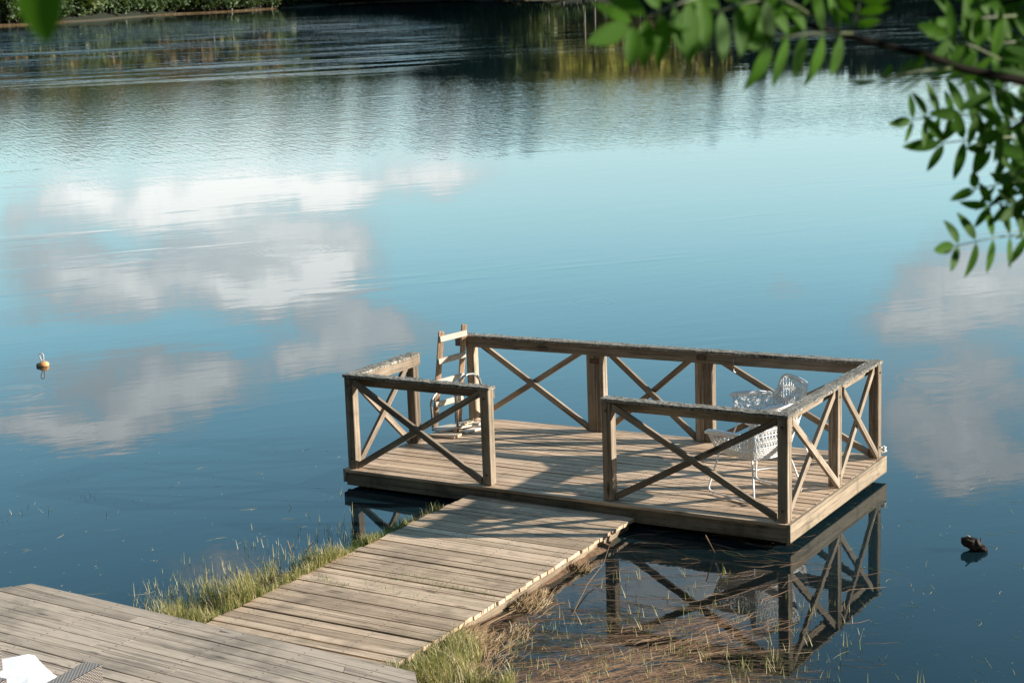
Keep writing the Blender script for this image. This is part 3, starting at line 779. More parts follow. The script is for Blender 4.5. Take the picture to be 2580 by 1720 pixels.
# ------------------------------------------------------------------ terrace furniture, bottom left
def weave_mat():
    m, t, out = mat('grey_flat_wicker')
    wv = t.attr('wv'); s_ = t.new('ShaderNodeSeparateXYZ'); t.l.new(wv, s_.inputs[0])
    a_ = t.math('SINE', t.math('MULTIPLY', s_.outputs[0], 2 * math.pi / .034)); b_ = t.math('SINE', t.math('MULTIPLY', s_.outputs[1], 2 * math.pi / .019))
    h = t.math('MULTIPLY_ADD', t.math('MULTIPLY', a_, b_), .35, t.math('ABSOLUTE', b_))
    c = t.mix(t.mr(h, .35, 1.0), (.008, .008, .008), (.40, .35, .31))
    pbsdf(t, out, c, .5, t.bump(h, 1, .006)); return m
M['weave'] = weave_mat()
def wbox(mb, o, ax, ay, az):
    """box with flat wicker coordinates on every face"""
    o, ax, ay, az = V(o), V(ax), V(ay), V(az)
    for (p, a_, b_) in ((o, ay, ax), (o + az, ax, ay), (o, ax, az), (o + ay, az, ax), (o, az, ay), (o + ax, ay, az)):
        la, lb = a_.length, b_.length
        mb.add([p, p + a_, p + a_ + b_, p + b_], [(0, 1, 2, 3)], [(0, 0, 0), (la, 0, 0), (la, lb, 0), (0, lb, 0)], .5)
ang = math.radians(64)
A_ = V((-2.345, 9.505, .5)); fx = V((-math.cos(ang), -math.sin(ang), 0)); fy = V((-math.sin(ang), math.cos(ang), 0))   # fx: backwards, fy: to its left
arm = thing('wicker_armchair', 'grey wicker armchair cut by the lower left edge of the picture', 'armchair', (A_.x, A_.y, .5))
b_ = MB(); wbox(b_, A_, fx * .75, fy * .115, V((0, 0, .60))); relmb(b_, arm.location).build('armrest', M['weave'], arm)
b_ = MB(); wbox(b_, A_ + fy * .72, fx * .75, fy * .115, V((0, 0, .60))); relmb(b_, arm.location).build('armrest', M['weave'], arm)
b_ = MB(); wbox(b_, A_ + fy * .118 + fx * .02, fx * .70, fy * .599, V((0, 0, .29))); relmb(b_, arm.location).build('seat_base', M['weave'], arm)
b_ = MB(); wbox(b_, A_ + fx * .753, fx * .10, fy * .835, V((0, 0, .80))); relmb(b_, arm.location).build('backrest', M['weave'], arm)
def cushion(c0, e1, e2, l1, l2, th, z, name, label):
    o = MB(); n_ = 22; c0 = V(c0); e1 = V(e1).normalized(); e2 = V(e2).normalized(); vs = []
    for side in (0, 1):
        for j_ in range(n_ + 1):
            for i_ in range(n_ + 1):
                a = i_ / n_; b = j_ / n_; X = 2 * a - 1; Y = 2 * b - 1
                edge = (1 - abs(X) ** 5) * (1 - abs(Y) ** 5); prof = max(0, edge) ** .40
                pinch = 1 - .045 * (1 - abs(X) ** 2) * abs(Y) ** 4; pinch2 = 1 - .045 * (1 - abs(Y) ** 2) * abs(X) ** 4
                p = c0 + e1 * l1 * (.5 + X * .5 * pinch2) + e2 * l2 * (.5 + Y * .5 * pinch)
                wr = .012 * mn.noise(V((X * 2.1, Y * 2.1, side * 7))) * prof
                vs.append((p.x, p.y, z + (th / 2) * prof * (1 if side == 0 else -1) + wr))
    m_ = (n_ + 1) ** 2; fs = []
    for j_ in range(n_):
        for i_ in range(n_):
            q = [j_ * (n_ + 1) + i_, j_ * (n_ + 1) + i_ + 1, (j_ + 1) * (n_ + 1) + i_ + 1, (j_ + 1) * (n_ + 1) + i_]
            fs.append(tuple(q)); fs.append(tuple(m_ + k for k in q[::-1]))
    o.add(vs, fs, smooth=True)
    ob = o.build(name, M['cushion']); tag(ob, label, 'cushion'); return ob
c0 = V((-2.915, 10.215, 0)); ee1 = V((.355, -.517, 0)).normalized(); ee2 = V((-ee1.y, ee1.x, 0))
if ee2.x > 0: ee2 = -ee2
cushion(c0, ee1, ee2, .74, 1.05, .13, .90, 'cushion', 'white cushion on a low wicker stool beside the armchair')
st_ = thing('footstool', 'low grey wicker stool under the white cushion', 'stool', (c0.x, c0.y, .5))
b_ = MB(); wbox(b_, c0 + ee1 * .06 + ee2 * .06 + V((0, 0, .501)), ee1 * .52, ee2 * .85, V((0, 0, .298))); relmb(b_, st_.location).build('base', M['weave'], st_)

# ------------------------------------------------------------------ buoy and driftwood
bu = thing('buoy', 'small yellow buoy with a rope loop floating on open water', 'buoy', (-6.16, 23.2, 0), math.radians(8))
b_ = MB(); b_.tube([(-.062, 0, .016), (-.055, 0, .016), (-.03, 0, .02), (.0, 0, .022), (.035, 0, .023), (.062, 0, .022), (.075, 0, .02)], [.012, .026, .038, .042, .042, .032, .012], 16); b_.build('float', M['buoy'], bu)
b_ = MB(); b_.tube([(-.088, 0, .010), (-.078, 0, .012), (-.058, 0, .015)], [.012, .026, .030], 12); b_.build('end_cap', M['buoyend'], bu)
b_ = MB(); b_.tube([(-.008, 0, .055), (-.022, 0, .09), (-.038, 0, .13), (-.036, 0, .155), (-.016, 0, .172), (.004, 0, .165), (.012, 0, .14), (.010, 0, .10), (.006, 0, .06)], .0085, 7); b_.build('rope_loop', M['ropegrey'], bu)
c_ = at(2455, 1385, z=0)
b_ = MB(); vs = []; nn_ = 12
for j_ in range(9):
    for k in range(nn_):
        a = 2 * math.pi * k / nn_; f_ = j_ / 8; rr2 = .045 * math.sin(math.pi * min(1, .1 + f_ * .85)) + .012
        rr2 *= 1 + .5 * mn.noise(V((math.cos(a) * 1.5, math.sin(a) * 1.5, j_ * .9)))
        x_ = (f_ - .5) * .19; vs.append((x_ + .02 * mn.noise(V((f_ * 4, a, 3))), math.sin(a) * rr2 * .8 - x_ * .5, max(-.03, math.cos(a) * rr2 + .045 - x_ * .35)))
fs = [(j_ * nn_ + k, j_ * nn_ + (k + 1) % nn_, (j_ + 1) * nn_ + (k + 1) % nn_, (j_ + 1) * nn_ + k) for j_ in range(8) for k in range(nn_)] + [tuple(range(nn_ - 1, -1, -1)), tuple(8 * nn_ + k for k in range(nn_))]
b_.add(vs, fs)
for k in range(5): b_.tube([(R.uniform(-.06, .06), R.uniform(-.02, .02), .05), (R.uniform(-.09, .09), R.uniform(-.06, .03), R.uniform(.0, .12))], .006, 5)
o_ = b_.build('driftwood', M['driftwood']); o_.location = c_
b_ = MB(); b_.tube([(-.085, .06, .075), (-.05, .03, .112), (-.01, .0, .098)], [.006, .012, .004], 6); b_.build('broken_end', M['ladder_rung'], o_)
tag(o_, 'dark broken stump of driftwood poking from the water right of the platform', 'driftwood')

# ------------------------------------------------------------------ grass, straw, reeds and weed
def blade(mb, p, h, w_, lean, az, rnd, bend=1.0, seg=3):
    d = V((math.cos(az), math.sin(az), 0)); s_ = V((-d.y, d.x, 0)); vs = []
    for k in range(seg + 1):
        f_ = k / seg; c = V(p) + d * (lean * h * f_ ** (1 + bend)) + V((0, 0, h * f_ * (1 - .35 * lean * f_)))
        ww = w_ * (1 - f_ ** 1.6) + .0006
        vs += [c - s_ * ww, c + s_ * ww]
    mb.add(vs, [(2 * k, 2 * k + 1, 2 * k + 3, 2 * k + 2) for k in range(seg)], None, rnd)
def wl_pt(a, s):
    p = V((wn.x, wn.y, 0)) + wdir * a + wside * s; return p
g = MB()
for k in range(10500):                    # left margin of the walkway
    a = R.uniform(-1.5, 3.3); wdt = lerp(.72, .09, sstep(-.8, 2.6, a))
    s = -.86 - abs(R.gauss(0, .55)) * wdt
    if a > 2.3 and R.random() < .9: continue
    p = wl_pt(a, s); dens = mn.noise(V((p.x * 3.4, p.y * 3.4, 1)))
    if dens < -.02 - .16 * (s > -.95) - .35 * (a < .3): continue
    z = max(ground_z(p.x, p.y), -.04)
    hh = R.uniform(.07, .17) * (1 + .7 * dens) * lerp(1.15, .7, sstep(0, 3, a))
    blade(g, (p.x, p.y, z), hh, R.uniform(.0016, .0036), R.uniform(.05, .7), R.uniform(0, 6.28), min(1, max(0, R.gauss(.55, .3) + .5 * mn.noise(V((p.x * 7, p.y * 7, 2))))))
tag(g.build('shore_grass', M['grass']), 'yellow-green grass growing along the left edge of the walkway', None, kind='stuff')
g = MB()
for k in range(1700):
    a = R.uniform(-1.0, 2.7); p = wl_pt(a, -.885 - abs(R.gauss(0, .05)))
    blade(g, (p.x, p.y, max(ground_z(p.x, p.y), -.03)), R.uniform(.05, .12), R.uniform(.0015, .003), R.uniform(.2, .8), R.uniform(0, 6.28), R.random())
tag(g.build('low_grass', M['dgrass']), 'darker low grass tucked under the left edge of the walkway', None, kind='stuff')
g = MB()
for k in range(8000):                   # right of the walkway, near corner
    q = at(R.uniform(965, 1290), R.uniform(1600, 1790), z=.1)
    if mn.noise(V((q.x * 2.5, q.y * 2.5, 4))) < -.12: continue
    pp = q - V((wn.x, wn.y, 0)); a = pp.dot(wdir); s = pp.dot(wside)
    if a > -.25 and s < .93: continue
    if s > 1.75 + .25 * mn.noise(V((q.x * 3, q.y * 3, 0))): continue
    blade(g, (q.x, q.y, max(.0, ground_z(q.x, q.y))), R.uniform(.06, .19), R.uniform(.0016, .0036), R.uniform(.1, .9), R.uniform(0, 6.28), min(1, max(0, R.gauss(.68, .33) + .35 * mn.noise(V((q.x * 5, q.y * 5, 9))))))
tag(g.build('corner_grass', M['grass']), 'sunlit green grass between the terrace corner and the walkway', None, kind='stuff')
def straw(mb, p, L, az, w_, rnd, dz=0.0, curve=.2, seg=3):
    d = V((math.cos(az), math.sin(az), 0)); s_ = V((-d.y, d.x, 0)); vs = []; cc_ = R.uniform(-curve, curve)
    for k in range(seg + 1):
        f_ = k / seg; c = V(p) + d * L * (f_ - .5) + s_ * cc_ * L * (f_ - .5) ** 2 * 2 + V((0, 0, dz * f_)); ww = w_ * (1 - .6 * abs(2 * f_ - 1))
        tl = V((0, 0, ww * .7)); vs += [c - s_ * ww - tl, c + s_ * ww + tl]
    mb.add(vs, [(2 * k, 2 * k + 1, 2 * k + 3, 2 * k + 2) for k in range(seg)], None, rnd)
g = MB()
for k in range(4600):                    # straw drift along the right edge
    a = R.uniform(-.6, 2.5); s = .89 + abs(R.gauss(0, .20)) * lerp(1.15, .40, sstep(0, 2.0, a))
    p = wl_pt(a, s)
    if mn.noise(V((p.x * 2.2, p.y * 2.2, 8))) < -.08 + .12 * (a > 1.2): continue
    z = max(ground_z(p.x, p.y), .0) + R.uniform(0, .03) * (1 if s < 1.05 else .3)
    straw(g, (p.x, p.y, z), R.uniform(.05, .24), R.gauss(math.radians(55) + mn.noise(V((p.x * 2, p.y * 2, 5))) * 1.6, .45), R.uniform(.0012, .0032), min(1, max(0, .45 + mn.noise(V((p.x * 9, p.y * 9, 3))) + R.uniform(-.3, .3))), R.uniform(-.02, .05))
tag(g.build('dead_straw', M['straw']), 'drift of dead straw and stalks along the right edge of the walkway', None, kind='stuff')
g = MB()
cnt = 0
while cnt < 34000:                       # flattened brown weed on and just under the surface
    x_ = R.uniform(1060, 2250); y_ = R.uniform(1330, 1800)
    q = at(x_, y_, z=0)
    pp = q - V((wn.x, wn.y, 0)); a = pp.dot(wdir); s = pp.dot(wside)
    if s < .95 and a > -.5: continue
    f_ = sstep(1420, 1680, y_ + (x_ - 1300) * -.05 + 70 * mn.noise(V((q.x * 1.1, q.y * 1.6, 2)))) ; f_ *= 1 - sstep(1780, 2080, x_ - (y_ - 1600) * .6)
    f_ = max(f_, .10 * (1 - sstep(1800, 2300, x_)))
    if x_ < 1500: f_ = max(f_, .22 * (y_ > 1440))
    if R.random() > f_: continue
    if mn.noise(V((q.x * 1.7, q.y * 4.2, 12))) < -.22 and R.random() < .85: continue
    z = R.uniform(-.05, .004)
    fl = mn.noise(V((q.x * .8, q.y * 1.0, 21))) * 1.1; cl = mn.noise(V((q.x * 6, q.y * 9, 3)))
    straw(g, (q.x, q.y, z), R.uniform(.10, .45), R.gauss(math.radians(-4) + fl, .17), R.uniform(.0010, .0028), min(1, max(0, .38 + cl * .8 + R.uniform(-.25, .3))), 0, .5)
    cnt += 1
tag(g.build('water_weed', M['weed']), 'mat of reddish brown weed lying flat in the shallow water', None, kind='stuff')
g = MB(); cnt = 0
while cnt < 400:                         # stubs and young reeds standing out of the shallows
    x_ = R.uniform(1230, 2350); y_ = R.uniform(1400, 1780)
    pr0 = .9 * sstep(1450, 1640, y_) * (1 - sstep(1900, 2300, x_)) + .05 + .16 * (1400 < x_ < 1900)
    if R.random() > pr0: continue
    q = at(x_, y_, z=0); pp = q - V((wn.x, wn.y, 0))
    if pp.dot(wside) < 1.1 and pp.dot(wdir) > -.6: continue
    for kk in range(R.choice((1, 1, 2, 4))):
        o_ = V((R.gauss(0, .03), R.gauss(0, .03), 0))
        blade(g, (q.x + o_.x, q.y + o_.y, -.05), R.uniform(.07, .17), R.uniform(.0016, .0030), R.uniform(0, .55), R.uniform(0, 6.28), R.random(), .4)
    cnt += 1
for k in range(170):                     # left of the walkway, out in the water
    x_ = R.uniform(330, 900); y_ = 1560 - (x_ - 330) * .33 - abs(R.gauss(0, 45)); q = at(x_, y_, z=0)
    for kk in range(R.choice((1, 2, 3))):
        blade(g, (q.x + R.gauss(0, .025), q.y + R.gauss(0, .025), -.05), R.uniform(.08, .17), R.uniform(.0018, .0034), R.uniform(0, .35), R.uniform(0, 6.28), R.random(), .4)
for (x_, y_) in ((20, 1310), (40, 1295), (55, 1290), (85, 1270), (118, 1290), (125, 1285), (200, 1250), (230, 1250), (285, 1295), (740, 1280), (780, 1300), (515, 1400)):
    q = at(x_, y_, z=0)
    for kk in range(2): blade(g, (q.x + R.gauss(0, .03), q.y, -.03), R.uniform(.05, .12), .002, R.uniform(.3, .9), R.uniform(0, 6.28), R.random(), .4)
tag(g.build('reed_stubs', M['reed']), 'pale reed stubs and shoots standing out of the shallow water', None, kind='stuff')
g = MB()
for k in range(240):                     # thin weed trails and specks over the deeper water
    x_ = R.uniform(2030, 2580); y_ = R.uniform(1180, 1720); q = at(x_, y_, z=.003)
    straw(g, (q.x, q.y, .003), R.uniform(.02, .22) if R.random() < .4 else R.uniform(.008, .03), R.gauss(2.2, .5), R.uniform(.0006, .0015), R.random(), 0, .6, 5)
for k in range(150):
    x_ = R.uniform(0, 900); y_ = R.uniform(1130, 1500); q = at(x_, y_, z=.003)
    straw(g, (q.x, q.y, .003), R.uniform(.008, .025) if R.random() < .88 else R.uniform(.06, .22), R.gauss(.5, .5), R.uniform(.0006, .0018), R.random(), 0, .4, 5)
tag(g.build('floating_specks', M['reed']), 'fine weed threads and specks floating on the dark water', None, kind='stuff')
g = MB()
for (x0, y0, x1, y1, n_) in ((990, 1455, 1250, 1500, 150), (800, 1455, 880, 1480, 70), (1170, 1345, 1200, 1352, 14), (920, 1470, 1090, 1520, 60), (830, 1375, 1000, 1410, 12), (1000, 1440, 1120, 1470, 50)):
    for k in range(n_):
        f_ = R.random(); q = at(lerp(x0, x1, f_), lerp(y0, y1, f_) + R.gauss(0, 5), z=.13)
        blade(g, (q.x, q.y, wz(q.x, q.y) - .01), R.uniform(.015, .05), .0016, R.uniform(.2, 1.2), R.uniform(0, 6.28), R.random())
tag(g.build('grass_sprouts', M['dgrass']), 'thin grass sprouting from the gaps between the walkway boards', None, kind='stuff')
# a few loose stalks one can tell apart
def stalk(pts_px, z_list, r, label, m='straw'):
    j = MB(); pp = [at(x, y, z=z) for (x, y), z in zip(pts_px, z_list)]
    j.tube(pp, r, 5, r * .5); tag(j.build('stalk', M[m]), label, 'stalk')
stalk([(1442, 1548), (1480, 1470), (1520, 1420), (1536, 1372)], [.0, .04, .08, .22], .005, 'long thin grey stalk leaning from the straw towards the platform')
stalk([(1205, 1585), (1250, 1560), (1300, 1535)], [.06, .06, .04], .007, 'straight pale stalk lying on the straw drift')
stalk([(724, 1362), (745, 1425)], [.30, .02], .005, 'straight pale stalk standing in the water left of the walkway')
stalk([(770, 1390), (789, 1366), (812, 1393)], [.02, .16, .02], .005, 'bent pale stalk folded over at its middle left of the walkway')
stalk([(1050 + 2140 * .34, 1220 + 375 * .34), (1050 + 2210 * .34, 1220 + 505 * .34)], [.20, .0], .006, 'reddish stalk slanting in front of the dark water under the platform', 'weed')

# ------------------------------------------------------------------ far shore: trees and bushes
def leaf_cloud(mb, c, rx, ry, rz_, n, size, clump=9, spread=.16):
    k = 0
    while k < n:
        p = V((R.uniform(-1, 1), R.uniform(-1, 1), R.uniform(-1, 1)))
        if p.length > 1 or p.length < .35: continue
        base_r = R.random(); cc_ = V((c[0] + p.x * rx, c[1] + p.y * ry, c[2] + p.z * rz_))
        for q in range(clump):
            o_ = V((R.gauss(0, 1) * rx, R.gauss(0, 1) * ry, R.gauss(0, .8) * rz_)) * spread
            a = V((R.gauss(0, 1), R.gauss(0, 1), R.gauss(0, 1))).normalized(); b = a.cross(V((R.gauss(0, 1), R.gauss(0, 1), R.gauss(0, 1)))).normalized()
            s_ = size * R.uniform(.6, 1.3)
            mb.quad(cc_ + o_, a * s_ * .5, b * s_ * .5, min(1, max(0, base_r * .6 + R.uniform(0, .4)))); k += 1
def make_tree(kind, h, m, bark, label, cat):
    t_ = thing(kind, label, cat, (0, 0, 0), 0, 'trees on the far shore')
    tr_ = MB(); bend = R.uniform(-.3, .3)
    tr_.tube([(0, 0, -1.2), (0, 0, 0), (bend * .4, 0, h * .4), (bend, .1, h * .75), (bend, .1, h * .96)], [.22, .20, .15, .08, .02], 7)
    for k in range(9):
        a = R.uniform(0, 6.28); z_ = h * R.uniform(.3, .85); L_ = h * .16 * R.uniform(.6, 1.2)
        tr_.tube([(bend * .5, 0, z_), (math.cos(a) * L_ * .6, math.sin(a) * L_ * .6, z_ + L_ * .35), (math.cos(a) * L_, math.sin(a) * L_, z_ + L_ * .55)], [.07, .04, .015], 5)
    tr_.build('trunk', M[bark], t_)
    cr_ = MB()
    if kind == 'pine_tree':
        for k in range(11):
            f_ = k / 10; rad = lerp(.20, .035, f_) * h * R.uniform(.8, 1.15); leaf_cloud(cr_, (R.gauss(0, .25), R.gauss(0, .25), lerp(.16, .97, f_) * h), rad, rad, h * .06, 105, .75, 7, .22)
    else:
        for k in range(12):
            a = R.uniform(0, 6.28); f_ = R.random(); rr2 = h * .16 * math.sin(math.pi * (.25 + .7 * f_))
            leaf_cloud(cr_, (math.cos(a) * rr2, math.sin(a) * rr2, h * lerp(.28, .90, f_)), h * .14, h * .14, h * .11, 110, .72, 8, .28)
    cr_.build('crown', M[m], t_)
    return t_
protos = [make_tree('pine_tree', 17, 'leafA', 'bark', 'dark conical pine standing on the far shore', 'pine tree'),
          make_tree('birch_tree', 14, 'leafB', 'palebark', 'mid green birch with a pale trunk on the far shore', 'birch tree'),
          make_tree('alder_tree', 15, 'leafA', 'bark', 'dark round-crowned alder on the far shore', 'alder tree'),
          make_tree('aspen_tree', 16, 'leafY', 'palebark', 'sunlit yellow aspen mirrored golden in the lake', 'aspen tree'),
          make_tree('rusty_tree', 15, 'leafR', 'bark', 'reddish brown tree among the green ones of the far shore', 'tree')]
used = set(); R2 = random.Random(31)
def shore_pts(step):
    pts_ = []
    for (a, b) in zip(SHORE, SHORE[1:]):
        A2, B2 = V((*a, 0)), V((*b, 0)); L_ = (B2 - A2).length; n_ = int(L_ / step)
        for k in range(n_): 
            p = A2.lerp(B2, k / n_); th = math.atan2(p.x, p.y); r = shore_r(p.x, p.y); pts_.append(V((math.sin(th) * r, math.cos(th) * r, 0)))
    return pts_
def far_size(p):   # how tall the wood stands, by direction
    u_ = p.x / p.y
    tab = [(-.35, .95), (-.27, .98), (-.2, 1.12), (-.1, 1.45), (-.04, 1.6), (.03, 1.5), (.10, 1.50), (.15, 1.25), (.2, 1.22), (.24, 1.0), (.30, .82)]
    for (a, x_), (b, y_) in zip(tab, tab[1:]):
        if a <= u_ <= b: return 1.25 * lerp(x_, y_, (u_ - a) / (b - a))
    return 1.0
for row, off in enumerate((5.0, 12.0)):
    for p in shore_pts(6.3):
        u_ = p.x / p.y
        if u_ < -.315 or u_ > .33: continue
        d_ = p.normalized(); sd_ = V((d_.y, -d_.x, 0)); q = p + d_ * (off + R2.uniform(-2, 2)) + sd_ * R2.uniform(-2.5, 2.5)
        x_ = R2.random()
        if .022 < u_ < .118: k = 3 if x_ < .5 else (4 if x_ < .62 else 1)
        elif -.29 < u_ < -.20: k = 3 if x_ < .03 else (4 if x_ < .35 else 1 if x_ < .85 else 0)
        elif -.22 < u_ < -.13: k = 4 if x_ < .4 else 1
        elif -.09 < u_ < -.02 and row == 0: k = 4 if x_ < .35 else 1
        elif .195 < u_ < .215 and row == 0: k = 4
        else: k = 0 if x_ < .40 else (1 if x_ < .55 else 2)
        t_ = protos[k] if k not in used else copy_tree(protos[k]); used.add(k)
        s_ = far_size(p) * (1.16 if k == 3 else 1) * R2.uniform(.82, 1.0) * (1.0 if row == 0 else 1.05); t_.scale = (s_ * R2.uniform(.9, 1.15), s_ * R2.uniform(.9, 1.15), s_)
        t_.location = (q.x, q.y, ground_z(q.x, q.y) - .1); t_.rotation_euler = (0, 0, R2.uniform(0, 6.28))
def make_bush():
    t_ = thing('shore_bush', 'low dark green bush at the foot of the wood on the far shore', 'bush', (0, 0, 0), 0, 'bushes along the far waterline')
    b_ = MB()
    for k in range(5): a = R.uniform(0, 6.28); b_.tube([(0, 0, -.4), (math.cos(a) * .5, math.sin(a) * .5, 1.2), (math.cos(a) * .9, math.sin(a) * .9, 2.2)], [.05, .03, .01], 5)
    b_.build('stem', M['bark'], t_)
    b_ = MB()
    for k in range(6): a = R.uniform(0, 6.28); leaf_cloud(b_, (math.cos(a) * .9, math.sin(a) * .9, R.uniform(.8, 2.0)), 1.0, 1.0, .9, 150, .34, 9, .25)
    b_.build('foliage', M['bush'], t_); return t_
bproto = make_bush(); first = True
for p in shore_pts(2.9):
    u_ = p.x / p.y
    if u_ < -.30 or u_ > .05: continue
    d_ = p.normalized(); q = p + d_ * R2.uniform(1.3, 2.6)
    t_ = bproto if first else copy_tree(bproto); first = False
    s_ = R2.uniform(.7, 1.45); t_.scale = (s_ * 1.25, s_ * 1.25, s_); t_.location = (q.x, q.y, ground_z(q.x, q.y)); t_.rotation_euler = (0, 0, R2.uniform(0, 6.28))
g = MB()                                  # the wood behind: reads as one mass
for p in shore_pts(3.0):
    u_ = p.x / p.y
    if u_ < -.34 or u_ > .36: continue
    d_ = p.normalized(); s_ = far_size(p)
    for k in range(7):
        q = p + d_ * R2.uniform(14, 22); z_ = ground_z(q.x, q.y)
        leaf_cloud(g, (q.x, q.y, z_ + lerp(1, (13.0 + 3.0 * mn.noise(V((p.x * .05, p.y * .05, 2)))) * s_, (k + R2.random() * .5) / 7)), 3.4, 3.4, 2.8, 40, 2.0, 8, .3)
tag(g.build('forest', M['leafA']), 'dark wood closing off the far shore behind the first trees', None, kind='stuff')
g = MB()                                  # pale reed fringe at the far waterline
for p in shore_pts(.5):
    u_ = p.x / p.y
    if u_ < -.30 or u_ > .1: continue
    d_ = p.normalized()
    for k in range(5):
        q = p + d_ * R2.uniform(-.3, 1.6) + V((R2.uniform(-.5, .5), R2.uniform(-.5, .5), 0)); hh = R2.uniform(.10, .32)
        g.quad((q.x, q.y, hh * .5), V((R2.uniform(.15, .4), 0, 0)), V((0, .05, hh * .5)), R2.random())
tag(g.build('reed_fringe', M['straw']), 'pale fringe of dead reeds along the far waterline', None, kind='stuff')

# ------------------------------------------------------------------ rowan tree hanging in from the right
rw = thing('rowan_tree', 'rowan tree whose leafy branches hang in from the upper right', 'rowan tree', (1.55, 2.35, ground_z(1.55, 2.35)))
rl0 = rw.location.copy()
j = MB(); gz = rl0.z
j.tube([(1.55, 2.35, gz - .3), (1.55, 2.35, gz), (1.50, 2.3, gz + 1.3), (1.52, 2.2, gz + 2.6), (1.45, 2.2, gz + 4.2), (1.40, 2.1, gz + 5.6)], [.10, .085, .07, .055, .035, .012], 10)
relmb(j, rl0).build('trunk', M['bark'], rw)
def leaflet(mb, base, d, nrm_, L, W2, rnd, fold=.18):
    d = V(d).normalized(); s_ = d.cross(nrm_).normalized(); n_ = s_.cross(d); vs = []; seg = 7
    droop = R.uniform(-.25, .30); L *= R.uniform(.86, 1.1); fold *= R.uniform(.3, 2.2)
    for k in range(seg + 1):
        f_ = k / seg; ww = W2 * (math.sin(math.pi * (f_ ** .85)) ** .75 if 0 < f_ < 1 else 0.02)
        c = V(base) + d * L * f_ - n_ * (droop * L * f_ * f_)
        vs += [c - s_ * ww + n_ * ww * fold, c, c + s_ * ww + n_ * ww * fold]
    fs = []
    for k in range(seg):
        fs += [(3 * k, 3 * k + 1, 3 * k + 4, 3 * k + 3), (3 * k + 1, 3 * k + 2, 3 * k + 5, 3 * k + 4)]
    mb.add(vs, fs, None, rnd, True)
def rowan_leaf(x0, y0, x1, y1, dep, dep1=None, n=6, ll=.045, tilt=0.0, aup=None, adn=None, rnd=None, term=True, foldn=None, wid=.31):
    """compound leaf from the stalk foot (x0,y0) to the tip (x1,y1)"""
    dep1 = dep if dep1 is None else dep1
    a = at(x0, y0, depth=dep); b = at(x1, y1, depth=dep1); ax = (b - a); L_ = ax.length; ax.normalize()
    nrm_ = (V((0, 0, CH)) - a).normalized(); nrm_ = (nrm_ + rt * R.gauss(0, .13) + up * (R.gauss(0, .13) + tilt)); nrm_ = (nrm_ - ax * nrm_.dot(ax)).normalized()
    sd_ = ax.cross(nrm_).normalized(); sag = nrm_.cross(ax)
    mb = MB(); rb = R.random() if rnd is None else rnd
    for k in range(n):
        f_ = lerp(.16, .95, k / max(1, n - 1)); base = a.lerp(b, f_) - up * (-.02 * L_ * math.sin(math.pi * f_))
        lk = ll * (1 - .22 * abs(f_ - .45)) * R.uniform(.9, 1.08)
        for sg in (-1, 1):
            fan = R.gauss(.42, .10) + (.25 if f_ > .85 else 0)
            d = sd_ * sg + ax * fan + nrm_ * R.gauss(-.05, .16)
            leaflet(mb, base + d.normalized() * .002, d, nrm_ + sd_ * sg * R.gauss(.1, .25), lk, lk * wid / 2, min(1, max(0, rb * .6 + R.uniform(0, .4))))
    if term: leaflet(mb, b, ax, nrm_, ll * .95, ll * wid / 2, rb)
    lf = relmb(mb, rl0).build('leaf', M['rowan'], rw)
    j = MB(); j.tube([a, a.lerp(b, .5) + up * .02 * L_, b], [.0016, .0012, .0008], 5); relmb(j, rl0).build('leaf_stalk', M['rachis'], lf)
def twig(pts_px, r0, r1):
    j = MB(); pp = [at(x, y, depth=d) for x, y, d in pts_px]; n_ = len(pp)
    j.tube(pp, [lerp(r0, r1, k / (n_ - 1)) for k in range(n_)], 8); relmb(j, rl0).build('branch', M['twig'], rw)
tp = V((1.50, 2.3, gz + 1.3))
twig([(3900, 330, 2.35), (3200, 300, 2.25), (2760, 238, 2.15), (2580, 205, 2.1), (2430, 175, 2.08), (2320, 135, 2.05), (2150, 96, 2.0), (2010, 55, 1.95), (1930, 10, 1.9), (1900, -60, 1.85)], .0075, .0016)
twig([(3700, 200, 2.6), (3000, 420, 2.6), (2760, 520, 2.6), (2640, 572, 2.6), (2560, 600, 2.6)], .006, .0012)
twig([(3650, 60, 2.35), (2900, 160, 2.4), (2640, 260, 2.45), (2540, 330, 2.45), (2470, 360, 2.45)], .004, .0012)
twig([(3300, -100, 2.2), (2800, -60, 2.2), (2600, -10, 2.2), (2450, 30, 2.2), (2300, 40, 2.2)], .004, .0012)
rowan_leaf(1800, -22, 1585, 66, 1.80, 1.76, 6, .058, rnd=.75, wid=.36)
rowan_leaf(1960, -10, 1770, 44, 1.86, 1.80, 5, .056, rnd=.30, wid=.36)
rowan_leaf(2150, 84, 1930, 100, 1.98, 1.88, 5, .056, rnd=.80, wid=.38)
rowan_leaf(2060, 52, 1960, -8, 1.95, 1.86, 4, .051, rnd=.45)
rowan_leaf(2146, 86, 2176, -30, 2.0, 1.98, 4, .040, rnd=.8)
rowan_leaf(2420, 170, 2215, 200, 2.08, 2.0, 6, .046, tilt=-1.8, rnd=.15)
for (x0, y0, x1, y1, d0, rr2) in ((2560, 40, 2400, 60, 2.15, .8), (2620, 100, 2450, 125, 2.2, .6), (2620, -20, 2480, -10, 2.3, .3), (2520, 150, 2390, 95, 2.12, .7), 
        (2620, 200, 2500, 240, 2.2, .2), (2600, 150, 2560, 60, 2.3, .1),
        (2640, 260, 2520, 330, 2.3, .15), (2660, 400, 2560, 440, 2.4, .1), (2680, 120, 2600, 210, 2.2, .1),
        (2620, 0, 2560, 110, 2.3, .1), (2640, 300, 2600, 380, 2.5, .05)):
    rowan_leaf(x0, y0, x1, y1, d0, d0 - .05, 4, .054, rnd=rr2, wid=.31)
rowan_leaf(2420, 286, 2295, 304, 2.45, 2.40, 4, .045, rnd=.35, wid=.31)
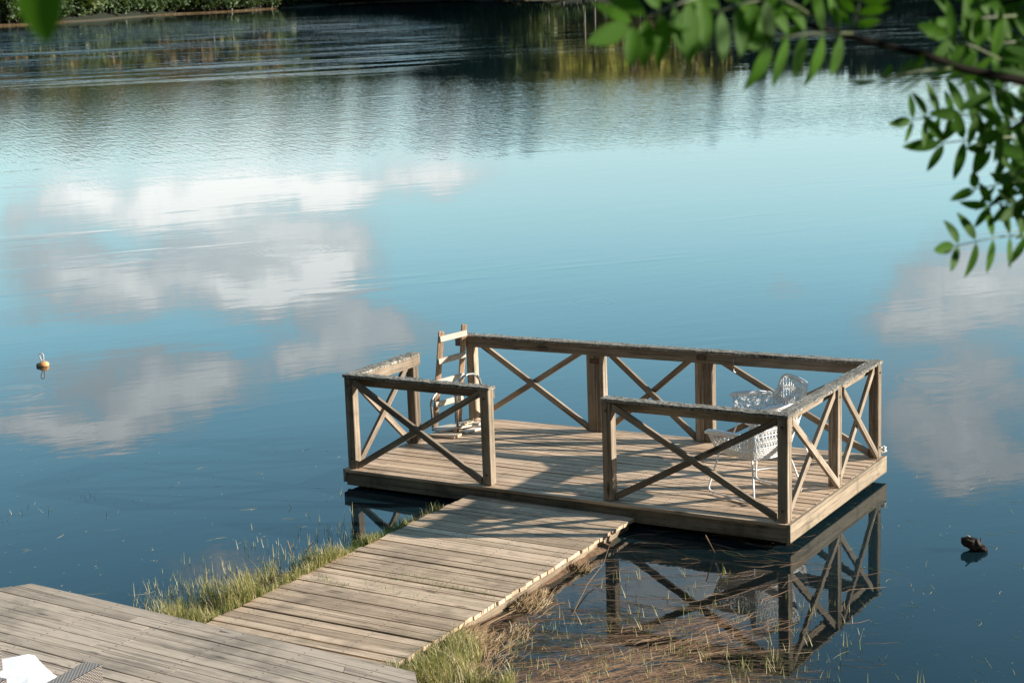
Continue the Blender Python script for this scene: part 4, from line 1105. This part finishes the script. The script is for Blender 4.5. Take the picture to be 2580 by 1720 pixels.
rowan_leaf(2560, 300, 2420, 290, 2.45, 2.42, 4, .055, rnd=.5, wid=.31)
rowan_leaf(2560, 345, 2370, 362, 2.45, 2.42, 4, .055, rnd=.3, wid=.31)
rowan_leaf(2660, 372, 2490, 372, 2.5, 2.45, 4, .049, rnd=.25, wid=.31)
rowan_leaf(2640, 450, 2450, 478, 2.5, 2.45, 4, .051, tilt=-1.0, rnd=.15)
rowan_leaf(2660, 510, 2490, 515, 2.5, 2.5, 4, .048, tilt=-.6, rnd=.35)
rowan_leaf(2680, 420, 2560, 520, 2.55, 2.5, 4, .049, rnd=.15)
rowan_leaf(2620, 588, 2405, 620, 2.55, 2.45, 5, .051, rnd=.55, wid=.34)
rowan_leaf(2700, 540, 2560, 470, 2.5, 2.5, 4, .048, rnd=.2)
# the rest of the crown, to the right of the picture: it keeps these leaves in its shade
crn = MB()
for k in range(1500):
    q = V((R.uniform(.80, 3.2), R.uniform(1.0, 3.4), R.uniform(3.6, 6.3)))
    if q.x / q.y < .335: continue
    for i_ in range(5):
        a_ = V((R.gauss(0, 1), R.gauss(0, 1), R.gauss(0, .5))).normalized()
        leaflet(crn, q + V((R.gauss(0, .06), R.gauss(0, .06), R.gauss(0, .05))), a_, V((R.gauss(0, .5), R.gauss(0, .5), 1)).normalized(), .06, .011, R.random())
relmb(crn, rl0).build('crown', M['rowan'], rw)
# one leaf hanging close to the lens at the upper left
leaf_tw = [(60, -420, 1.1), (80, -200, 1.05), (95, -70, 1.0)]
lt = MB(); a = at(100, -140, depth=.95); leaflet(lt, at(90, -80, depth=.95), -up * 1.0 + rt * .12, -fw, .036, .0125, .98)
lt.tube([at(95, -75, depth=.95), at(90, -78, depth=.95)], .001, 4)
rt_l = relmb(lt, rl0).build('leaf', M['rowan'], rw)
twig([(2450, -1200, 1.7), (1500, -1000, 1.4), (700, -560, 1.1), (150, -180, .96), (95, -75, .95)], .010, .0012)

# ------------------------------------------------------------------ render settings
sc.view_settings.view_transform = 'Standard'; sc.view_settings.look = 'None'; sc.view_settings.exposure = 0; sc.view_settings.gamma = 1
sc.render.engine = 'CYCLES'; sc.cycles.max_bounces = 8; sc.cycles.transparent_max_bounces = 12; sc.cycles.glossy_bounces = 4; sc.cycles.diffuse_bounces = 3
sc.cycles.use_denoising = True; sc.cycles.sample_clamp_indirect = 6
